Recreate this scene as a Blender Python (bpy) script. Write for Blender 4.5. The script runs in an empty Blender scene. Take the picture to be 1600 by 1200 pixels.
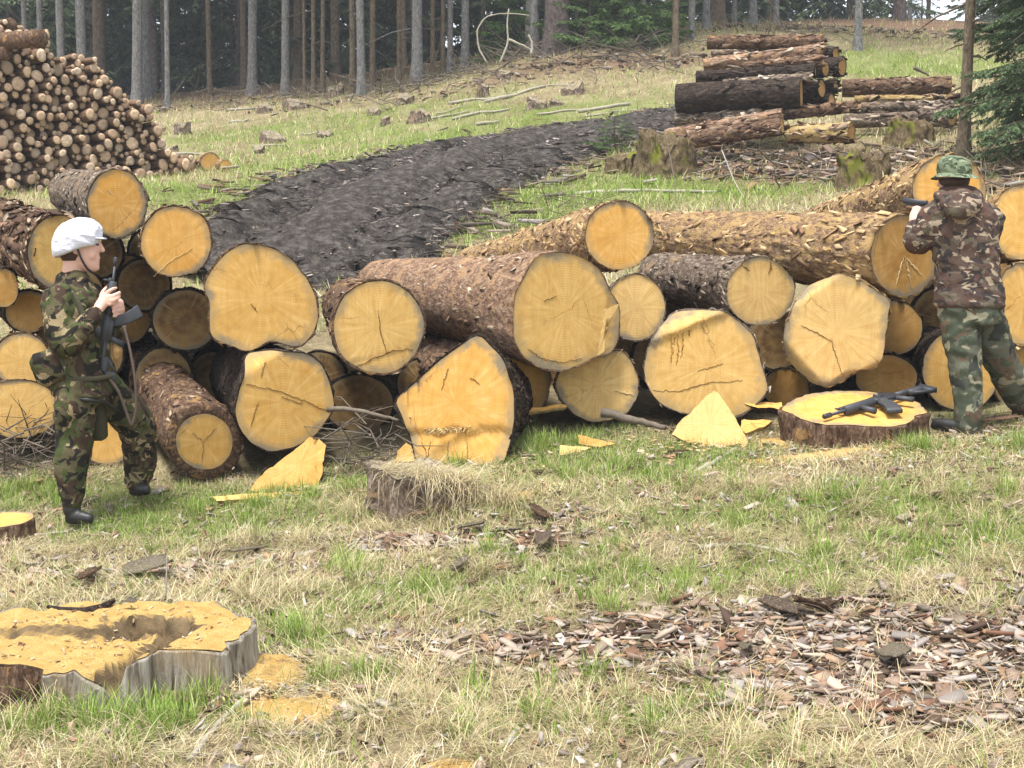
import bpy, bmesh, math, random
import numpy as np
from mathutils import Vector, Matrix

# ------------------------------------------------------------------ camera, world, sun, exposure
SC = bpy.context.scene
COL = SC.collection
FPX = 2200.0                      # focal length in photo pixels (1600 wide)
PITCH = math.atan(240 / FPX)
CAMZ = 1.6
cam = bpy.data.cameras.new('camera'); cam.sensor_width = 36; cam.lens = FPX / 1600 * 36
cam.clip_end = 1500; cam.clip_start = 0.05
camo_ = bpy.data.objects.new('camera', cam); COL.objects.link(camo_)
camo_.location = (0, 0, CAMZ); camo_.rotation_euler = (math.pi / 2 - PITCH, 0, 0)
SC.camera = camo_

SUN_EL, SUN_AZ = math.radians(73), math.radians(-150)     # azimuth from +Y towards +X
wd = bpy.data.worlds.new('World'); SC.world = wd; wd.use_nodes = True
wn = wd.node_tree; wn.nodes.clear()
_o = wn.nodes.new('ShaderNodeOutputWorld'); _b = wn.nodes.new('ShaderNodeBackground')
_s = wn.nodes.new('ShaderNodeTexSky'); _s.sky_type = 'NISHITA'; _s.sun_disc = False
_s.sun_elevation = SUN_EL; _s.sun_rotation = SUN_AZ; _s.dust_density = 1.5; _s.air_density = 1.0
_h = wn.nodes.new('ShaderNodeHueSaturation'); _h.inputs['Saturation'].default_value = 0.35   # bright haze-white sky
wn.links.new(_s.outputs[0], _h.inputs['Color']); wn.links.new(_h.outputs[0], _b.inputs[0])
_b.inputs[1].default_value = 0.15
wn.links.new(_b.outputs[0], _o.inputs[0])
sl = bpy.data.lights.new('sun', 'SUN'); sl.energy = 2.6; sl.angle = math.radians(16); sl.color = (1.0, 0.985, 0.955)
so = bpy.data.objects.new('sun', sl); COL.objects.link(so)
_sd = Vector((math.sin(SUN_AZ) * math.cos(SUN_EL), math.cos(SUN_AZ) * math.cos(SUN_EL), math.sin(SUN_EL)))
so.rotation_euler = _sd.to_track_quat('Z', 'Y').to_euler(); so.location = (-6, -6, 20)
SC.view_settings.view_transform = 'Standard'; SC.view_settings.look = 'None'
SC.view_settings.gamma = 1; SC.view_settings.use_curve_mapping = False
SC.view_settings.exposure = 1.42
SC.render.engine = 'CYCLES'
SC.cycles.use_denoising = True
SC.cycles.max_bounces = 5; SC.cycles.diffuse_bounces = 3; SC.cycles.glossy_bounces = 2
SC.cycles.transparent_max_bounces = 4

RNG = np.random.default_rng(7)
random.seed(7)
FW = np.array([0, math.cos(PITCH), -math.sin(PITCH)]); UP = np.array([0, math.sin(PITCH), math.cos(PITCH)])
RT = np.array([1.0, 0, 0]); CP = np.array([0, 0, CAMZ])


def W(px, py, d):
    """place in the world seen at photo pixel (px,py), d metres in front of the lens"""
    return CP + d * (FW + (px - 800) / FPX * RT + (600 - py) / FPX * UP)


def ray(px, py):
    return FW + (px - 800) / FPX * RT + (600 - py) / FPX * UP


# ------------------------------------------------------------------ numpy noise
def _hash(ix, iy, iz):
    n = (ix * 73856093) ^ (iy * 19349663) ^ (iz * 83492791)
    n = (n ^ (n >> 13)) * 1274126177
    n = n & 0x7fffffff
    n = ((n ^ (n >> 16)) * 2246822519) & 0x7fffffff
    return (n & 0xffff) / 65535.0


def vnoise(x, y, z=0.0):
    x, y, z = np.broadcast_arrays(np.asarray(x, float), np.asarray(y, float), np.asarray(z, float))
    xi, yi, zi = np.floor(x).astype(np.int64), np.floor(y).astype(np.int64), np.floor(z).astype(np.int64)
    fx, fy, fz = x - xi, y - yi, z - zi
    fx, fy, fz = [t * t * (3 - 2 * t) for t in (fx, fy, fz)]
    r = 0
    for dx in (0, 1):
        for dy in (0, 1):
            for dz in (0, 1):
                w = (fx if dx else 1 - fx) * (fy if dy else 1 - fy) * (fz if dz else 1 - fz)
                r = r + w * _hash(xi + dx, yi + dy, zi + dz)
    return r * 2 - 1


def fbm(x, y, z=0.0, oct=3):
    s = 0; a = 1; t = 0
    for k in range(oct):
        s = s + a * vnoise(np.asarray(x) * 2 ** k + 17 * k, np.asarray(y) * 2 ** k + 5 * k, np.asarray(z) * 2 ** k); t += a; a *= .5
    return s / t


# ------------------------------------------------------------------ terrain (smooth surface through surveyed points)
_ctl = []
for px, py, d in [(0, 1200, 4.25), (800, 1200, 4.2), (1600, 1200, 4.0), (120, 815, 7.65), (215, 770, 8.1), (1510, 680, 8.1),
                  (1600, 655, 8.5), (1335, 705, 7.75), (720, 727, 8.0), (1105, 692, 8.2), (440, 772, 8.0), (640, 812, 7.2), (10, 852, 7.2),
                  (160, 1090, 4.9), (380, 1060, 5.0), (1300, 850, 6.4), (1200, 1000, 5.4), (320, 752, 8.5), (930, 664, 8.8),
                  (1225, 640, 9.2), (1500, 645, 8.9), (-300, 850, 7.4), (1900, 640, 8.3), (20, 730, 8.6),
                  # behind the stacked timber
                  (500, 430, 15.5), (330, 335, 17.5), (690, 400, 15), (230, 300, 18.5), (900, 262, 20), (1050, 200, 24),
                  (1000, 300, 17), (1250, 322, 15), (1250, 227, 20), (1130, 217, 20.5), (1490, 197, 21), (1350, 292, 16.5),
                  (1510, 247, 16), (1620, 262, 15.5), (0, 305, 19), (245, 277, 20.7), (330, 268, 21.3), (-400, 310, 18),
                  (1200, 60, 32), (1060, 90, 31), (870, 90, 31), (650, 130, 33), (400, 152, 36), (215, 168, 36), (800, 200, 26),
                  (600, 200, 28), (400, 250, 24), (1340, 77, 31), (1450, 100, 29), (1410, 30, 42), (-200, 190, 36), (1700, 80, 33)]:
    _ctl.append(W(px, py, d))
for px, d, z in [(300, 10.5, .32), (800, 10.5, .5), (1300, 10.8, .82), (1500, 11, .95), (0, 10.5, .3), (800, 12.8, .85), (300, 13, .75), (1300, 13, 1.35)]:
    _ctl.append(np.array([(px - 800) / FPX * d, d, z]))
for x, y, z in [(0, 0, -.1), (-8, 0, -.3), (8, 0, .2), (0, -8, -.3), (-12, 9, -.2), (12, 9, 1.0), (-30, 60, 6.8), (0, 60, 7.6), (30, 60, 8.6),
                (0, 110, 11), (-60, 110, 9.5), (60, 110, 12), (-45, 20, 1.5), (45, 20, 4), (-60, -10, -1), (60, -10, 1), (0, 220, 14), (-120, 220, 12), (120, 220, 15)]:
    _ctl.append(np.array([x, y, z], float))
_ctl = np.array(_ctl)


def _U(r2):
    return 0.5 * r2 * np.log(np.maximum(r2, 1e-9))


def _tps():
    n = len(_ctl); X = _ctl[:, :2]
    K = _U(((X[:, None] - X[None]) ** 2).sum(-1)) + np.eye(n) * 0.02
    P = np.c_[np.ones(n), X]
    A = np.block([[K, P], [P.T, np.zeros((3, 3))]])
    return np.linalg.solve(A, np.r_[_ctl[:, 2], np.zeros(3)])


_tw = _tps()


def H(x, y):
    x = np.asarray(x, float); y = np.asarray(y, float); sh = np.broadcast(x, y).shape
    xf, yf = np.broadcast_arrays(x, y); xf = xf.ravel(); yf = yf.ravel(); out = np.empty(len(xf))
    n = len(_ctl)
    for i in range(0, len(xf), 40000):
        a, b = xf[i:i + 40000], yf[i:i + 40000]
        r2 = (a[:, None] - _ctl[None, :, 0]) ** 2 + (b[:, None] - _ctl[None, :, 1]) ** 2
        out[i:i + 40000] = _U(r2) @ _tw[:n] + _tw[n] + _tw[n + 1] * a + _tw[n + 2] * b
    far = np.clip((yf - 12) / 20, 0, 1)
    nr = np.clip((9.5 - yf) / 2, 0, 1)
    out += (0.018 + .05 * far + .03 * nr) * fbm(xf * 1.3, yf * 1.3, 3.3) + (0.014 + .02 * far + .016 * nr) * vnoise(xf * 5 + .4 * yf, yf * 5 - .4 * xf, 1.7)
    return out.reshape(sh) if sh else float(out[0])


_ds = np.geomspace(3.0, 120, 500)


def G(px, py):
    """where the sight line of a photo pixel meets the ground"""
    r = ray(px, py); P = CP[None] + _ds[:, None] * r[None]
    dz = P[:, 2] - H(P[:, 0], P[:, 1])
    k = np.argmax(dz < 0) if (dz < 0).any() else len(_ds) - 1
    if k == 0: return P[0]
    t = dz[k - 1] / (dz[k - 1] - dz[k]); return P[k - 1] * (1 - t) + P[k] * t


# ------------------------------------------------------------------ object helpers
def tag(o, label=None, cat=None, group=None, kind=None):
    if label: o['label'] = label
    if cat: o['category'] = cat
    if group: o['group'] = group
    if kind: o['kind'] = kind
    return o


def empty(name, loc=(0, 0, 0), label=None, cat=None, group=None):
    o = bpy.data.objects.new(name, None); COL.objects.link(o); o.location = tuple(loc); o.empty_display_size = .1
    return tag(o, label, cat, group)


def npmesh(name, V, F, smooth=True, col=None):
    """V (n,3); F array (m,3|4) or list of such arrays; col per-vertex rgb"""
    Fs = F if isinstance(F, list) else [F]
    Fs = [np.asarray(f, np.int32) for f in Fs if len(f)]
    me = bpy.data.meshes.new(name); V = np.asarray(V, np.float32)
    me.vertices.add(len(V)); me.vertices.foreach_set('co', V.ravel())
    tot = sum(f.size for f in Fs); npoly = sum(len(f) for f in Fs)
    me.loops.add(tot); me.polygons.add(npoly)
    me.loops.foreach_set('vertex_index', np.concatenate([f.ravel() for f in Fs]))
    ls = []; lt = []; s = 0
    for f in Fs:
        k = f.shape[1]; ls.append(s + np.arange(len(f)) * k); lt.append(np.full(len(f), k)); s += f.size
    me.polygons.foreach_set('loop_start', np.concatenate(ls).astype(np.int32))
    me.polygons.foreach_set('loop_total', np.concatenate(lt).astype(np.int32))
    if smooth: me.polygons.foreach_set('use_smooth', np.ones(npoly, bool))
    me.update(calc_edges=True)
    if col is not None:
        a = me.color_attributes.new('col', 'FLOAT_COLOR', 'POINT')
        c = np.ones((len(V), 4), np.float32); c[:, :3] = col; a.data.foreach_set('color', c.ravel())
    me.validate(verbose=False)
    return me


def obj(name, me, mat, parent=None, loc=None, color=None):
    o = bpy.data.objects.new(name, me); COL.objects.link(o)
    if mat is not None and not me.materials:
        for m in (mat if isinstance(mat, (list, tuple)) else [mat]): me.materials.append(m)
    if parent is not None: o.parent = parent
    if loc is not None: o.location = tuple(loc)
    if color is not None: o.color = (*color, 1)
    return o


def gridfaces(n, m, wrap=False, off=0):
    """quads of an n x m vertex grid (m wraps when asked)"""
    i, j = np.meshgrid(np.arange(n - 1), np.arange(m if wrap else m - 1), indexing='ij')
    i = i.ravel(); j = j.ravel(); j2 = (j + 1) % m
    return np.c_[i * m + j, i * m + j2, (i + 1) * m + j2, (i + 1) * m + j] + off


class MB:
    """collects shapes into one mesh"""
    def __init__(s): s.V = []; s.Q = []; s.T = []; s.n = 0; s.C = []
    def add(s, V, Q=None, T=None, col=None):
        V = np.asarray(V, float)
        if Q is not None and len(Q): s.Q.append(np.asarray(Q) + s.n)
        if T is not None and len(T): s.T.append(np.asarray(T) + s.n)
        s.V.append(V); s.n += len(V)
        if col is not None: s.C.append(np.broadcast_to(np.asarray(col, float), (len(V), 3)))
        return s
    def mesh(s, name, smooth=True):
        F = []
        if s.Q: F.append(np.concatenate(s.Q))
        if s.T: F.append(np.concatenate(s.T))
        return npmesh(name, np.concatenate(s.V), F, smooth, np.concatenate(s.C) if s.C else None)
    def box(s, c, h, R=None, taper=1.0, bev=0.0, col=None):
        """chamfered box: centre c, half sizes h, 3x3 axes R"""
        h = np.asarray(h, float); b = min(bev if bev else h.min() * .22, h.min() * .9); P = []
        for sz in (-1, 1):
            k = taper if sz > 0 else 1
            for sy in (-1, 1):
                for sx in (-1, 1):
                    P += [(sx * (h[0] - b) * k, sy * (h[1] - b) * k, sz * h[2]), (sx * h[0] * k, sy * (h[1] - b) * k, sz * (h[2] - b)), (sx * (h[0] - b) * k, sy * h[1] * k, sz * (h[2] - b))]
        P = np.array(P)
        bm = bmesh.new()
        for p in P: bm.verts.new(p)
        r = bmesh.ops.convex_hull(bm, input=bm.verts[:]); bm.verts.index_update()
        bmesh.ops.triangulate(bm, faces=bm.faces[:])
        T = [[v.index for v in f.verts] for f in bm.faces]; Vv = np.array([v.co[:] for v in bm.verts]); bm.free()
        if R is not None: Vv = Vv @ np.asarray(R).T
        return s.add(Vv + np.asarray(c), T=T, col=col)
    def tube(s, pts, rad, seg=10, cap=True, flat=None, col=None, jit=0.0):
        """swept tube through pts; rad scalar/list; flat=(dir,k) squashes along dir"""
        pts = np.asarray(pts, float); n = len(pts); rad = np.broadcast_to(np.asarray(rad, float), (n,))
        tg = np.gradient(pts, axis=0); tg /= np.linalg.norm(tg, axis=1)[:, None] + 1e-12
        u = np.cross(tg[0], [0, 0, 1.0])
        if np.linalg.norm(u) < .15: u = np.cross(tg[0], [0, 1.0, 0])
        ring = []; a = np.arange(seg) / seg * 2 * math.pi
        for i in range(n):
            u = u - tg[i] * (u @ tg[i]); u /= np.linalg.norm(u) + 1e-12; v = np.cross(tg[i], u)
            rr = rad[i] * (1 + (jit * (RNG.random(seg) - .5) if jit else 0))
            off = (np.cos(a) * rr)[:, None] * u + (np.sin(a) * rr)[:, None] * v
            if flat is not None:
                dd = np.asarray(flat[0], float); dd = dd / np.linalg.norm(dd)
                off = off - (off @ dd)[:, None] * dd * (1 - flat[1])
            ring.append(pts[i] + off)
        V = np.concatenate(ring); Q = gridfaces(n, seg, True); T = []
        if cap:
            V = np.concatenate([V, pts[:1], pts[-1:]]); k = n * seg
            j = np.arange(seg); j2 = (j + 1) % seg
            T = np.concatenate([np.c_[np.full(seg, k), j2, j], np.c_[np.full(seg, k + 1), (n - 1) * seg + j, (n - 1) * seg + j2]])
        return s.add(V, Q, T, col)
    def loft(s, secs, seg=20, sup=2.0, col=None):
        """secs: (centre, A half vector, B half vector)"""
        a = np.arange(seg) / seg * 2 * math.pi
        ca = np.sign(np.cos(a)) * np.abs(np.cos(a)) ** (2 / sup); sa = np.sign(np.sin(a)) * np.abs(np.sin(a)) ** (2 / sup)
        V = [np.asarray(c, float) + ca[:, None] * np.asarray(A, float) + sa[:, None] * np.asarray(B, float) for c, A, B in secs]
        n = len(secs); V.append(np.array([secs[0][0], secs[-1][0]], float)); k = n * seg; j = np.arange(seg); j2 = (j + 1) % seg
        T = np.concatenate([np.c_[np.full(seg, k), j2, j], np.c_[np.full(seg, k + 1), (n - 1) * seg + j, (n - 1) * seg + j2]])
        return s.add(np.concatenate(V), gridfaces(n, seg, True), T, col)
    def ball(s, c, A, B, C, nu=12, nv=8, col=None):
        th = np.linspace(0.12, math.pi - .12, nv); c = np.asarray(c, float)
        secs = [(c + np.cos(t) * np.asarray(C, float), np.sin(t) * np.asarray(A, float), np.sin(t) * np.asarray(B, float)) for t in th]
        return s.loft(secs, nu, col=col)


# ------------------------------------------------------------------ materials
class NT:
    def __init__(s, name, rough=.85, spec=.2):
        s.m = bpy.data.materials.new(name); s.m.use_nodes = True; s.t = s.m.node_tree
        s.b = s.t.nodes['Principled BSDF']; s.b.inputs['Roughness'].default_value = rough
        s.b.inputs['Specular IOR Level'].default_value = spec
        s.tc = s.t.nodes.new('ShaderNodeTexCoord')
        s.oi = None
    def L(s, a, b): s.t.links.new(a, b)
    def info(s):
        if s.oi is None: s.oi = s.t.nodes.new('ShaderNodeObjectInfo')
        return s.oi
    def vec(s, scale=(1, 1, 1), rnd=True, src='Object', rot=(0, 0, 0)):
        mp = s.t.nodes.new('ShaderNodeMapping'); mp.inputs['Scale'].default_value = scale; mp.inputs['Rotation'].default_value = rot
        s.L(s.tc.outputs[src], mp.inputs['Vector'])
        if rnd:
            mu = s.t.nodes.new('ShaderNodeMath'); mu.operation = 'MULTIPLY'; mu.inputs[1].default_value = 37.0
            s.L(s.info().outputs['Random'], mu.inputs[0]); cb = s.t.nodes.new('ShaderNodeCombineXYZ')
            for k in range(3): s.L(mu.outputs[0], cb.inputs[k])
            s.L(cb.outputs[0], mp.inputs['Location'])
        return mp.outputs[0]
    def noise(s, v, scale=5, detail=4, rough=.55, dist=0.0):
        n = s.t.nodes.new('ShaderNodeTexNoise'); n.inputs['Scale'].default_value = scale; n.inputs['Detail'].default_value = detail
        n.inputs['Roughness'].default_value = rough; n.inputs['Distortion'].default_value = dist
        s.L(v, n.inputs['Vector']); return n.outputs['Fac']
    def ramp(s, f, stops, interp='LINEAR'):
        r = s.t.nodes.new('ShaderNodeValToRGB'); cr = r.color_ramp; cr.interpolation = interp
        while len(cr.elements) < len(stops): cr.elements.new(.5)
        for e, (p, c) in zip(cr.elements, stops):
            e.position = p; e.color = (*c, 1) if hasattr(c, '__len__') else (c, c, c, 1)
        s.L(f, r.inputs[0]); return r.outputs[0]
    def mix(s, f, a, b, mode='MIX'):
        x = s.t.nodes.new('ShaderNodeMix'); x.data_type = 'RGBA'; x.blend_type = mode
        for v, k in ((f, 0), (a, 6), (b, 7)):
            if isinstance(v, (int, float)): x.inputs[k].default_value = v
            elif isinstance(v, (tuple, list)): x.inputs[k].default_value = (*v, 1)
            else: s.L(v, x.inputs[k])
        return x.outputs[2]
    def math(s, op, a, b=None):
        x = s.t.nodes.new('ShaderNodeMath'); x.operation = op
        for v, k in ((a, 0), (b, 1)):
            if v is None: continue
            if isinstance(v, (int, float)): x.inputs[k].default_value = v
            else: s.L(v, x.inputs[k])
        return x.outputs[0]
    def attr(s, name):
        a = s.t.nodes.new('ShaderNodeAttribute'); a.attribute_name = name; return a
    def bump(s, h, st=.5, dist=.01):
        b = s.t.nodes.new('ShaderNodeBump'); b.inputs['Strength'].default_value = st; b.inputs['Distance'].default_value = dist
        s.L(h, b.inputs['Height']); s.L(b.outputs[0], s.b.inputs['Normal'])
    def col(s, c):
        if isinstance(c, (tuple, list)): s.b.inputs['Base Color'].default_value = (*c, 1)
        else: s.L(c, s.b.inputs['Base Color'])
        return s


def plain(name, c, rough=.7, spec=.3, var=.25, scale=30):
    n = NT(name, rough, spec); f = n.noise(n.vec(), scale, 3)
    n.col(n.mix(f, tuple(x * (1 - var) for x in c), tuple(min(1, x * (1 + var)) for x in c))); return n.m


def m_woodend():
    n = NT('fresh_cut_wood', .75, .15)
    v = n.vec((1, 1, 1)); tone = n.info().outputs['Color']
    big = n.noise(v, 5, 4, .6)
    # growth rings about the pith with a wander
    sep = n.t.nodes.new('ShaderNodeSeparateXYZ'); n.L(n.tc.outputs['Object'], sep.inputs[0])
    r = n.math('SQRT', n.math('ADD', n.math('MULTIPLY', sep.outputs[0], sep.outputs[0]), n.math('MULTIPLY', sep.outputs[1], sep.outputs[1])))
    rr = n.math('ADD', n.math('MULTIPLY', r, 420.0), n.math('MULTIPLY', big, 9.0))
    ring = n.math('ADD', n.math('MULTIPLY', n.math('SINE', rr), .5), .5)
    rr2 = n.math('ADD', n.math('MULTIPLY', r, 95.0), n.math('MULTIPLY', big, 6.0))
    ring2 = n.math('ADD', n.math('MULTIPLY', n.math('SINE', rr2), .5), .5)
    c = n.mix(n.math('MULTIPLY', ring, .16), tone, (.26, .12, .025))
    c = n.mix(n.math('MULTIPLY', ring2, .13), c, (.64, .43, .17))
    c = n.mix(n.ramp(big, [(.35, 0.0), (.75, .45)]), c, (.64, .42, .16))
    saw = n.noise(n.vec((60, 4, 8), rot=(0, 0, .7)), 1.0, 3)
    c = n.mix(n.ramp(saw, [(.45, 0.0), (.72, .18)]), c, (.25, .12, .03))
    at2 = n.math('ARCTAN2', sep.outputs[1], sep.outputs[0])
    cbx = n.t.nodes.new('ShaderNodeCombineXYZ'); n.L(n.math('MULTIPLY', at2, 5.0), cbx.inputs[0]); n.L(n.math('MULTIPLY', r, 3.0), cbx.inputs[1]); n.L(n.math('MULTIPLY', n.info().outputs['Random'], 50.0), cbx.inputs[2])
    rad = n.noise(cbx.outputs[0], 1.6, 5, .65)
    c = n.mix(n.ramp(rad, [(.5, 0.0), (.68, .4)]), c, (.36, .18, .04)); c = n.mix(n.ramp(rad, [(.3, .35), (.46, 0.0)]), c, (.70, .50, .24))
    blot = n.noise(v, 9, 5, .7)
    c = n.mix(n.ramp(blot, [(.56, 0.0), (.72, .4)]), c, (.34, .15, .025))
    # sapwood stain along the rim
    rim = n.attr('rim').outputs['Fac']
    edge = n.math('ADD', rim, n.math('MULTIPLY', n.math('SUBTRACT', n.noise(v, 13, 4, .65), .5), .45))
    c = n.mix(n.ramp(edge, [(.80, 0.0), (.93, .5), (1.0, .75)]), c, (.30, .21, .10))
    stain = n.math('MULTIPLY', n.ramp(edge, [(.83, 0.0), (.95, 1.0)]), n.ramp(n.noise(v, 4, 3), [(.46, 0.0), (.6, .8)]))
    c = n.mix(stain, c, (.17, .15, .11))
    # drying cracks that run out from the heart
    ck = n.t.nodes.new('ShaderNodeTexVoronoi'); ck.feature = 'DISTANCE_TO_EDGE'; ck.inputs['Scale'].default_value = 2.3; n.L(n.vec((1, 1, 1)), ck.inputs['Vector'])
    w = n.mix(.06, n.vec(), n.noise(v, 12, 4)); n.L(w, ck.inputs['Vector'])
    line = n.math('MULTIPLY', n.ramp(ck.outputs['Distance'], [(0, 1.0), (.008, 0.0)]), n.ramp(n.noise(v, 3.1, 2), [(.52, 0.0), (.6, .7)]))
    c = n.mix(line, c, (.16, .085, .03))
    n.col(c)
    n.bump(n.math('ADD', n.math('MULTIPLY', saw, .6), n.math('MULTIPLY', ring, .25)), .35, .004)
    return n.m


def m_bark(name, dark, mid, light, bare, bare_amt=.1, moss=0.0, sc=1.0):
    """z runs along the log"""
    n = NT(name, .92, .1)
    p1 = n.noise(n.vec((1, 1, .45)), 34 * sc, 8, .72, .6)
    p2 = n.noise(n.vec((1, 1, .3)), 85 * sc, 5, .7)
    big = n.noise(n.vec((1, 1, .6)), 8 * sc, 9, .72, .5)
    c = n.ramp(p1, [(.34, dark), (.5, mid), (.64, light)])
    c = n.mix(n.ramp(p2, [(.42, .55), (.62, 0.0)]), c, dark)
    c = n.mix(n.ramp(big, [(.62 - bare_amt * .2, 0.0), (.66 - bare_amt * .2, .85)]), c, n.mix(p2, bare, tuple(x * .72 for x in bare)))
    if moss: c = n.mix(n.ramp(n.noise(n.vec(), 3, 3), [(.6 - moss * .3, 0.0), (.7 - moss * .3, .85)]), c, (.16, .17, .02))
    n.col(c); n.bump(n.math('ADD', n.math('ADD', p1, big), n.math('MULTIPLY', p2, .5)), 1.0, .02)
    return n.m


def m_vcol(name, rough=.8, spec=.15, trans=0.0):
    n = NT(name, rough, spec); a = n.attr('col'); f = n.noise(n.vec(rnd=False), 60, 2)
    c = n.mix(n.math('MULTIPLY', f, .14), a.outputs['Color'], (.03, .025, .015))
    n.col(c)
    if trans:
        tr = n.t.nodes.new('ShaderNodeBsdfTranslucent'); n.L(c, tr.inputs['Color'])
        mx = n.t.nodes.new('ShaderNodeMixShader'); mx.inputs[0].default_value = trans
        out = n.t.nodes['Material Output']; n.L(n.b.outputs[0], mx.inputs[1]); n.L(tr.outputs[0], mx.inputs[2]); n.L(mx.outputs[0], out.inputs['Surface'])
    return n.m


def m_camo(name, base, layers, sc=9.0):
    n = NT(name, .9, .1); c = base
    fold = n.noise(n.vec((1, 1, .6), rnd=False), 14, 3, .5)
    for k, (colr, lo, sx, sz) in enumerate(layers):
        v = n.vec((sx, sx, sz), rnd=False, rot=(0, .35 * (-1) ** k, .3 * k)); 
        mp = v.node; mp.inputs['Location'].default_value = (3.7 * k + 1, 5.1 * k, 2.3 * k)
        f = n.noise(v, sc, 2.5, .5, .9)
        c = n.mix(n.ramp(f, [(lo, 0.0), (lo + .018, 1.0)]), c, colr)
    wv = n.noise(n.vec(rnd=False), 260, 1)
    c = n.mix(n.math('MULTIPLY', wv, .25), c, (.02, .02, .015))
    n.col(c); n.bump(n.math('ADD', n.math('MULTIPLY', fold, 1.0), n.math('MULTIPLY', wv, .05)), .5, .03)
    return n.m


def m_ground():
    n = NT('meadow_soil', .95, .05)
    v = n.vec(rnd=False); a = n.noise(v, 2.2, 6, .65); b = n.noise(v, 14, 6, .7); c3 = n.noise(v, 70, 4, .7)
    c = n.ramp(b, [(.32, (.06, .042, .026)), (.5, (.17, .125, .07)), (.68, (.30, .24, .14))])
    g = n.ramp(n.noise(v, 22, 5, .7), [(.35, (.07, .10, .02)), (.65, (.20, .24, .06))])
    msk = n.attr('green').outputs['Fac']
    c = n.mix(n.ramp(n.math('ADD', msk, n.math('MULTIPLY', n.math('SUBTRACT', a, .5), 1.2)), [(.3, 0.0), (.75, .85)]), c, g)
    st = n.ramp(n.noise(v, 30, 5, .7), [(.35, (.24, .19, .10)), (.65, (.47, .41, .25))])
    c = n.mix(n.math('MULTIPLY', n.attr('straw').outputs['Fac'], n.ramp(a, [(.35, .3), (.6, .9)])), c, st)
    lit = n.ramp(c3, [(.3, (.05, .032, .02)), (.5, (.15, .09, .055)), (.7, (.33, .24, .17))])
    c = n.mix(n.attr('litter').outputs['Fac'], c, lit)
    n.col(c); n.bump(n.math('ADD', b, c3), .8, .03); return n.m


def m_track():
    n = NT('muddy_track_soil', .85, .15)
    v = n.vec((1, 1, 1), rnd=False); b = n.noise(v, 9, 6, .7); c3 = n.noise(n.vec((60, 18, 30), rnd=False, rot=(0, 0, -.75)), 1.0, 4, .65)
    c = n.ramp(b, [(.36, (.018, .014, .011)), (.5, (.05, .041, .034)), (.64, (.12, .105, .09))])
    c = n.mix(n.ramp(c3, [(.5, 0.0), (.78, .5)]), c, (.12, .10, .082))
    n.col(c); n.bump(n.math('ADD', b, c3), 1.0, .04); return n.m


MAT = {}
MAT['end'] = m_woodend()
MAT['bark_brown'] = m_bark('brown_spruce_bark', (.04, .022, .014), (.15, .09, .057), (.32, .22, .145), (.40, .23, .09), .25)
MAT['bark_pink'] = m_bark('scuffed_pinkish_bark', (.08, .042, .026), (.27, .165, .105), (.50, .37, .26), (.42, .26, .14), .5, sc=.9)
MAT['bark_tan'] = m_bark('half_peeled_bark', (.08, .042, .025), (.31, .19, .105), (.52, .39, .25), (.50, .33, .14), .62, sc=1.7)
MAT['bark_dark'] = m_bark('dark_bark', (.014, .010, .008), (.045, .032, .024), (.12, .09, .07), (.22, .13, .06), .02)  # naturally dark bark; on the deepest stack logs it also paints gap shade
MAT['bark_grey'] = m_bark('grey_old_bark', (.04, .028, .02), (.19, .14, .10), (.42, .34, .26), (.34, .22, .12), .25)
MAT['bark_yellow'] = m_bark('peeled_yellow_wood', (.22, .14, .05), (.36, .25, .10), (.46, .34, .16), (.50, .38, .19), .6)
MAT['bark_moss'] = m_bark('mossy_stump_bark', (.05, .035, .02), (.16, .115, .06), (.26, .20, .12), (.28, .20, .10), .2, moss=.22)
MAT['trunk'] = m_bark('pale_spruce_trunk_bark', (.07, .066, .062), (.21, .20, .185), (.33, .315, .29), (.28, .26, .23), .1, sc=.7)
MAT['trunk_tan'] = m_bark('tan_spruce_trunk_bark', (.06, .045, .03), (.17, .13, .085), (.27, .21, .14), (.22, .17, .11), .1, sc=.7)
MAT['trunk_dark'] = m_bark('dark_pine_trunk_bark', (.04, .03, .027), (.115, .09, .08), (.2, .165, .15), (.15, .12, .10), .1, sc=.5)
MAT['weathered'] = m_bark('weathered_grey_wood', (.11, .085, .05), (.30, .25, .175), (.43, .38, .30), (.36, .27, .14), .3, sc=.8)
n_ = NT('split_weathered_grain', .9, .1); f_ = n_.noise(n_.vec((1, 1, .10)), 38, 6, .7, .3); g_ = n_.noise(n_.vec((1, 1, .5)), 5, 5, .6)
c_ = n_.ramp(f_, [(.32, (.06, .045, .03)), (.44, (.24, .20, .15)), (.6, (.42, .38, .31)), (.72, (.50, .46, .40))]); c_ = n_.mix(n_.ramp(g_, [(.5, 0.0), (.68, .7)]), c_, (.33, .22, .10)); n_.col(c_); n_.bump(f_, 1.0, .03); MAT['grain'] = n_.m
MAT['grass'] = m_vcol('grass_blades', .6, .2, .3)
MAT['chips'] = m_vcol('bark_chip_litter', .9, .12)
MAT['needles'] = m_vcol('spruce_needles', .6, .2, .15)
MAT['twig'] = plain('dry_twig', (.13, .105, .08), .9, .1, .5, 20)
MAT['branch_pale'] = plain('bleached_branch', (.30, .27, .21), .85, .1, .3, 14)
MAT['ground'] = m_ground(); MAT['track'] = m_track()
n_ = NT('sawdust', .95, .03); f_ = n_.noise(n_.vec(), 160, 4, .8); g_ = n_.noise(n_.vec(), 16, 4)
n_.col(n_.mix(n_.ramp(g_, [(.4, 0.0), (.7, .6)]), n_.ramp(f_, [(.3, (.36, .21, .06)), (.55, (.60, .41, .15)), (.7, (.72, .57, .31))]), (.44, .24, .06))); n_.bump(n_.math('ADD', f_, g_), 1.0, .012)
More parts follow.
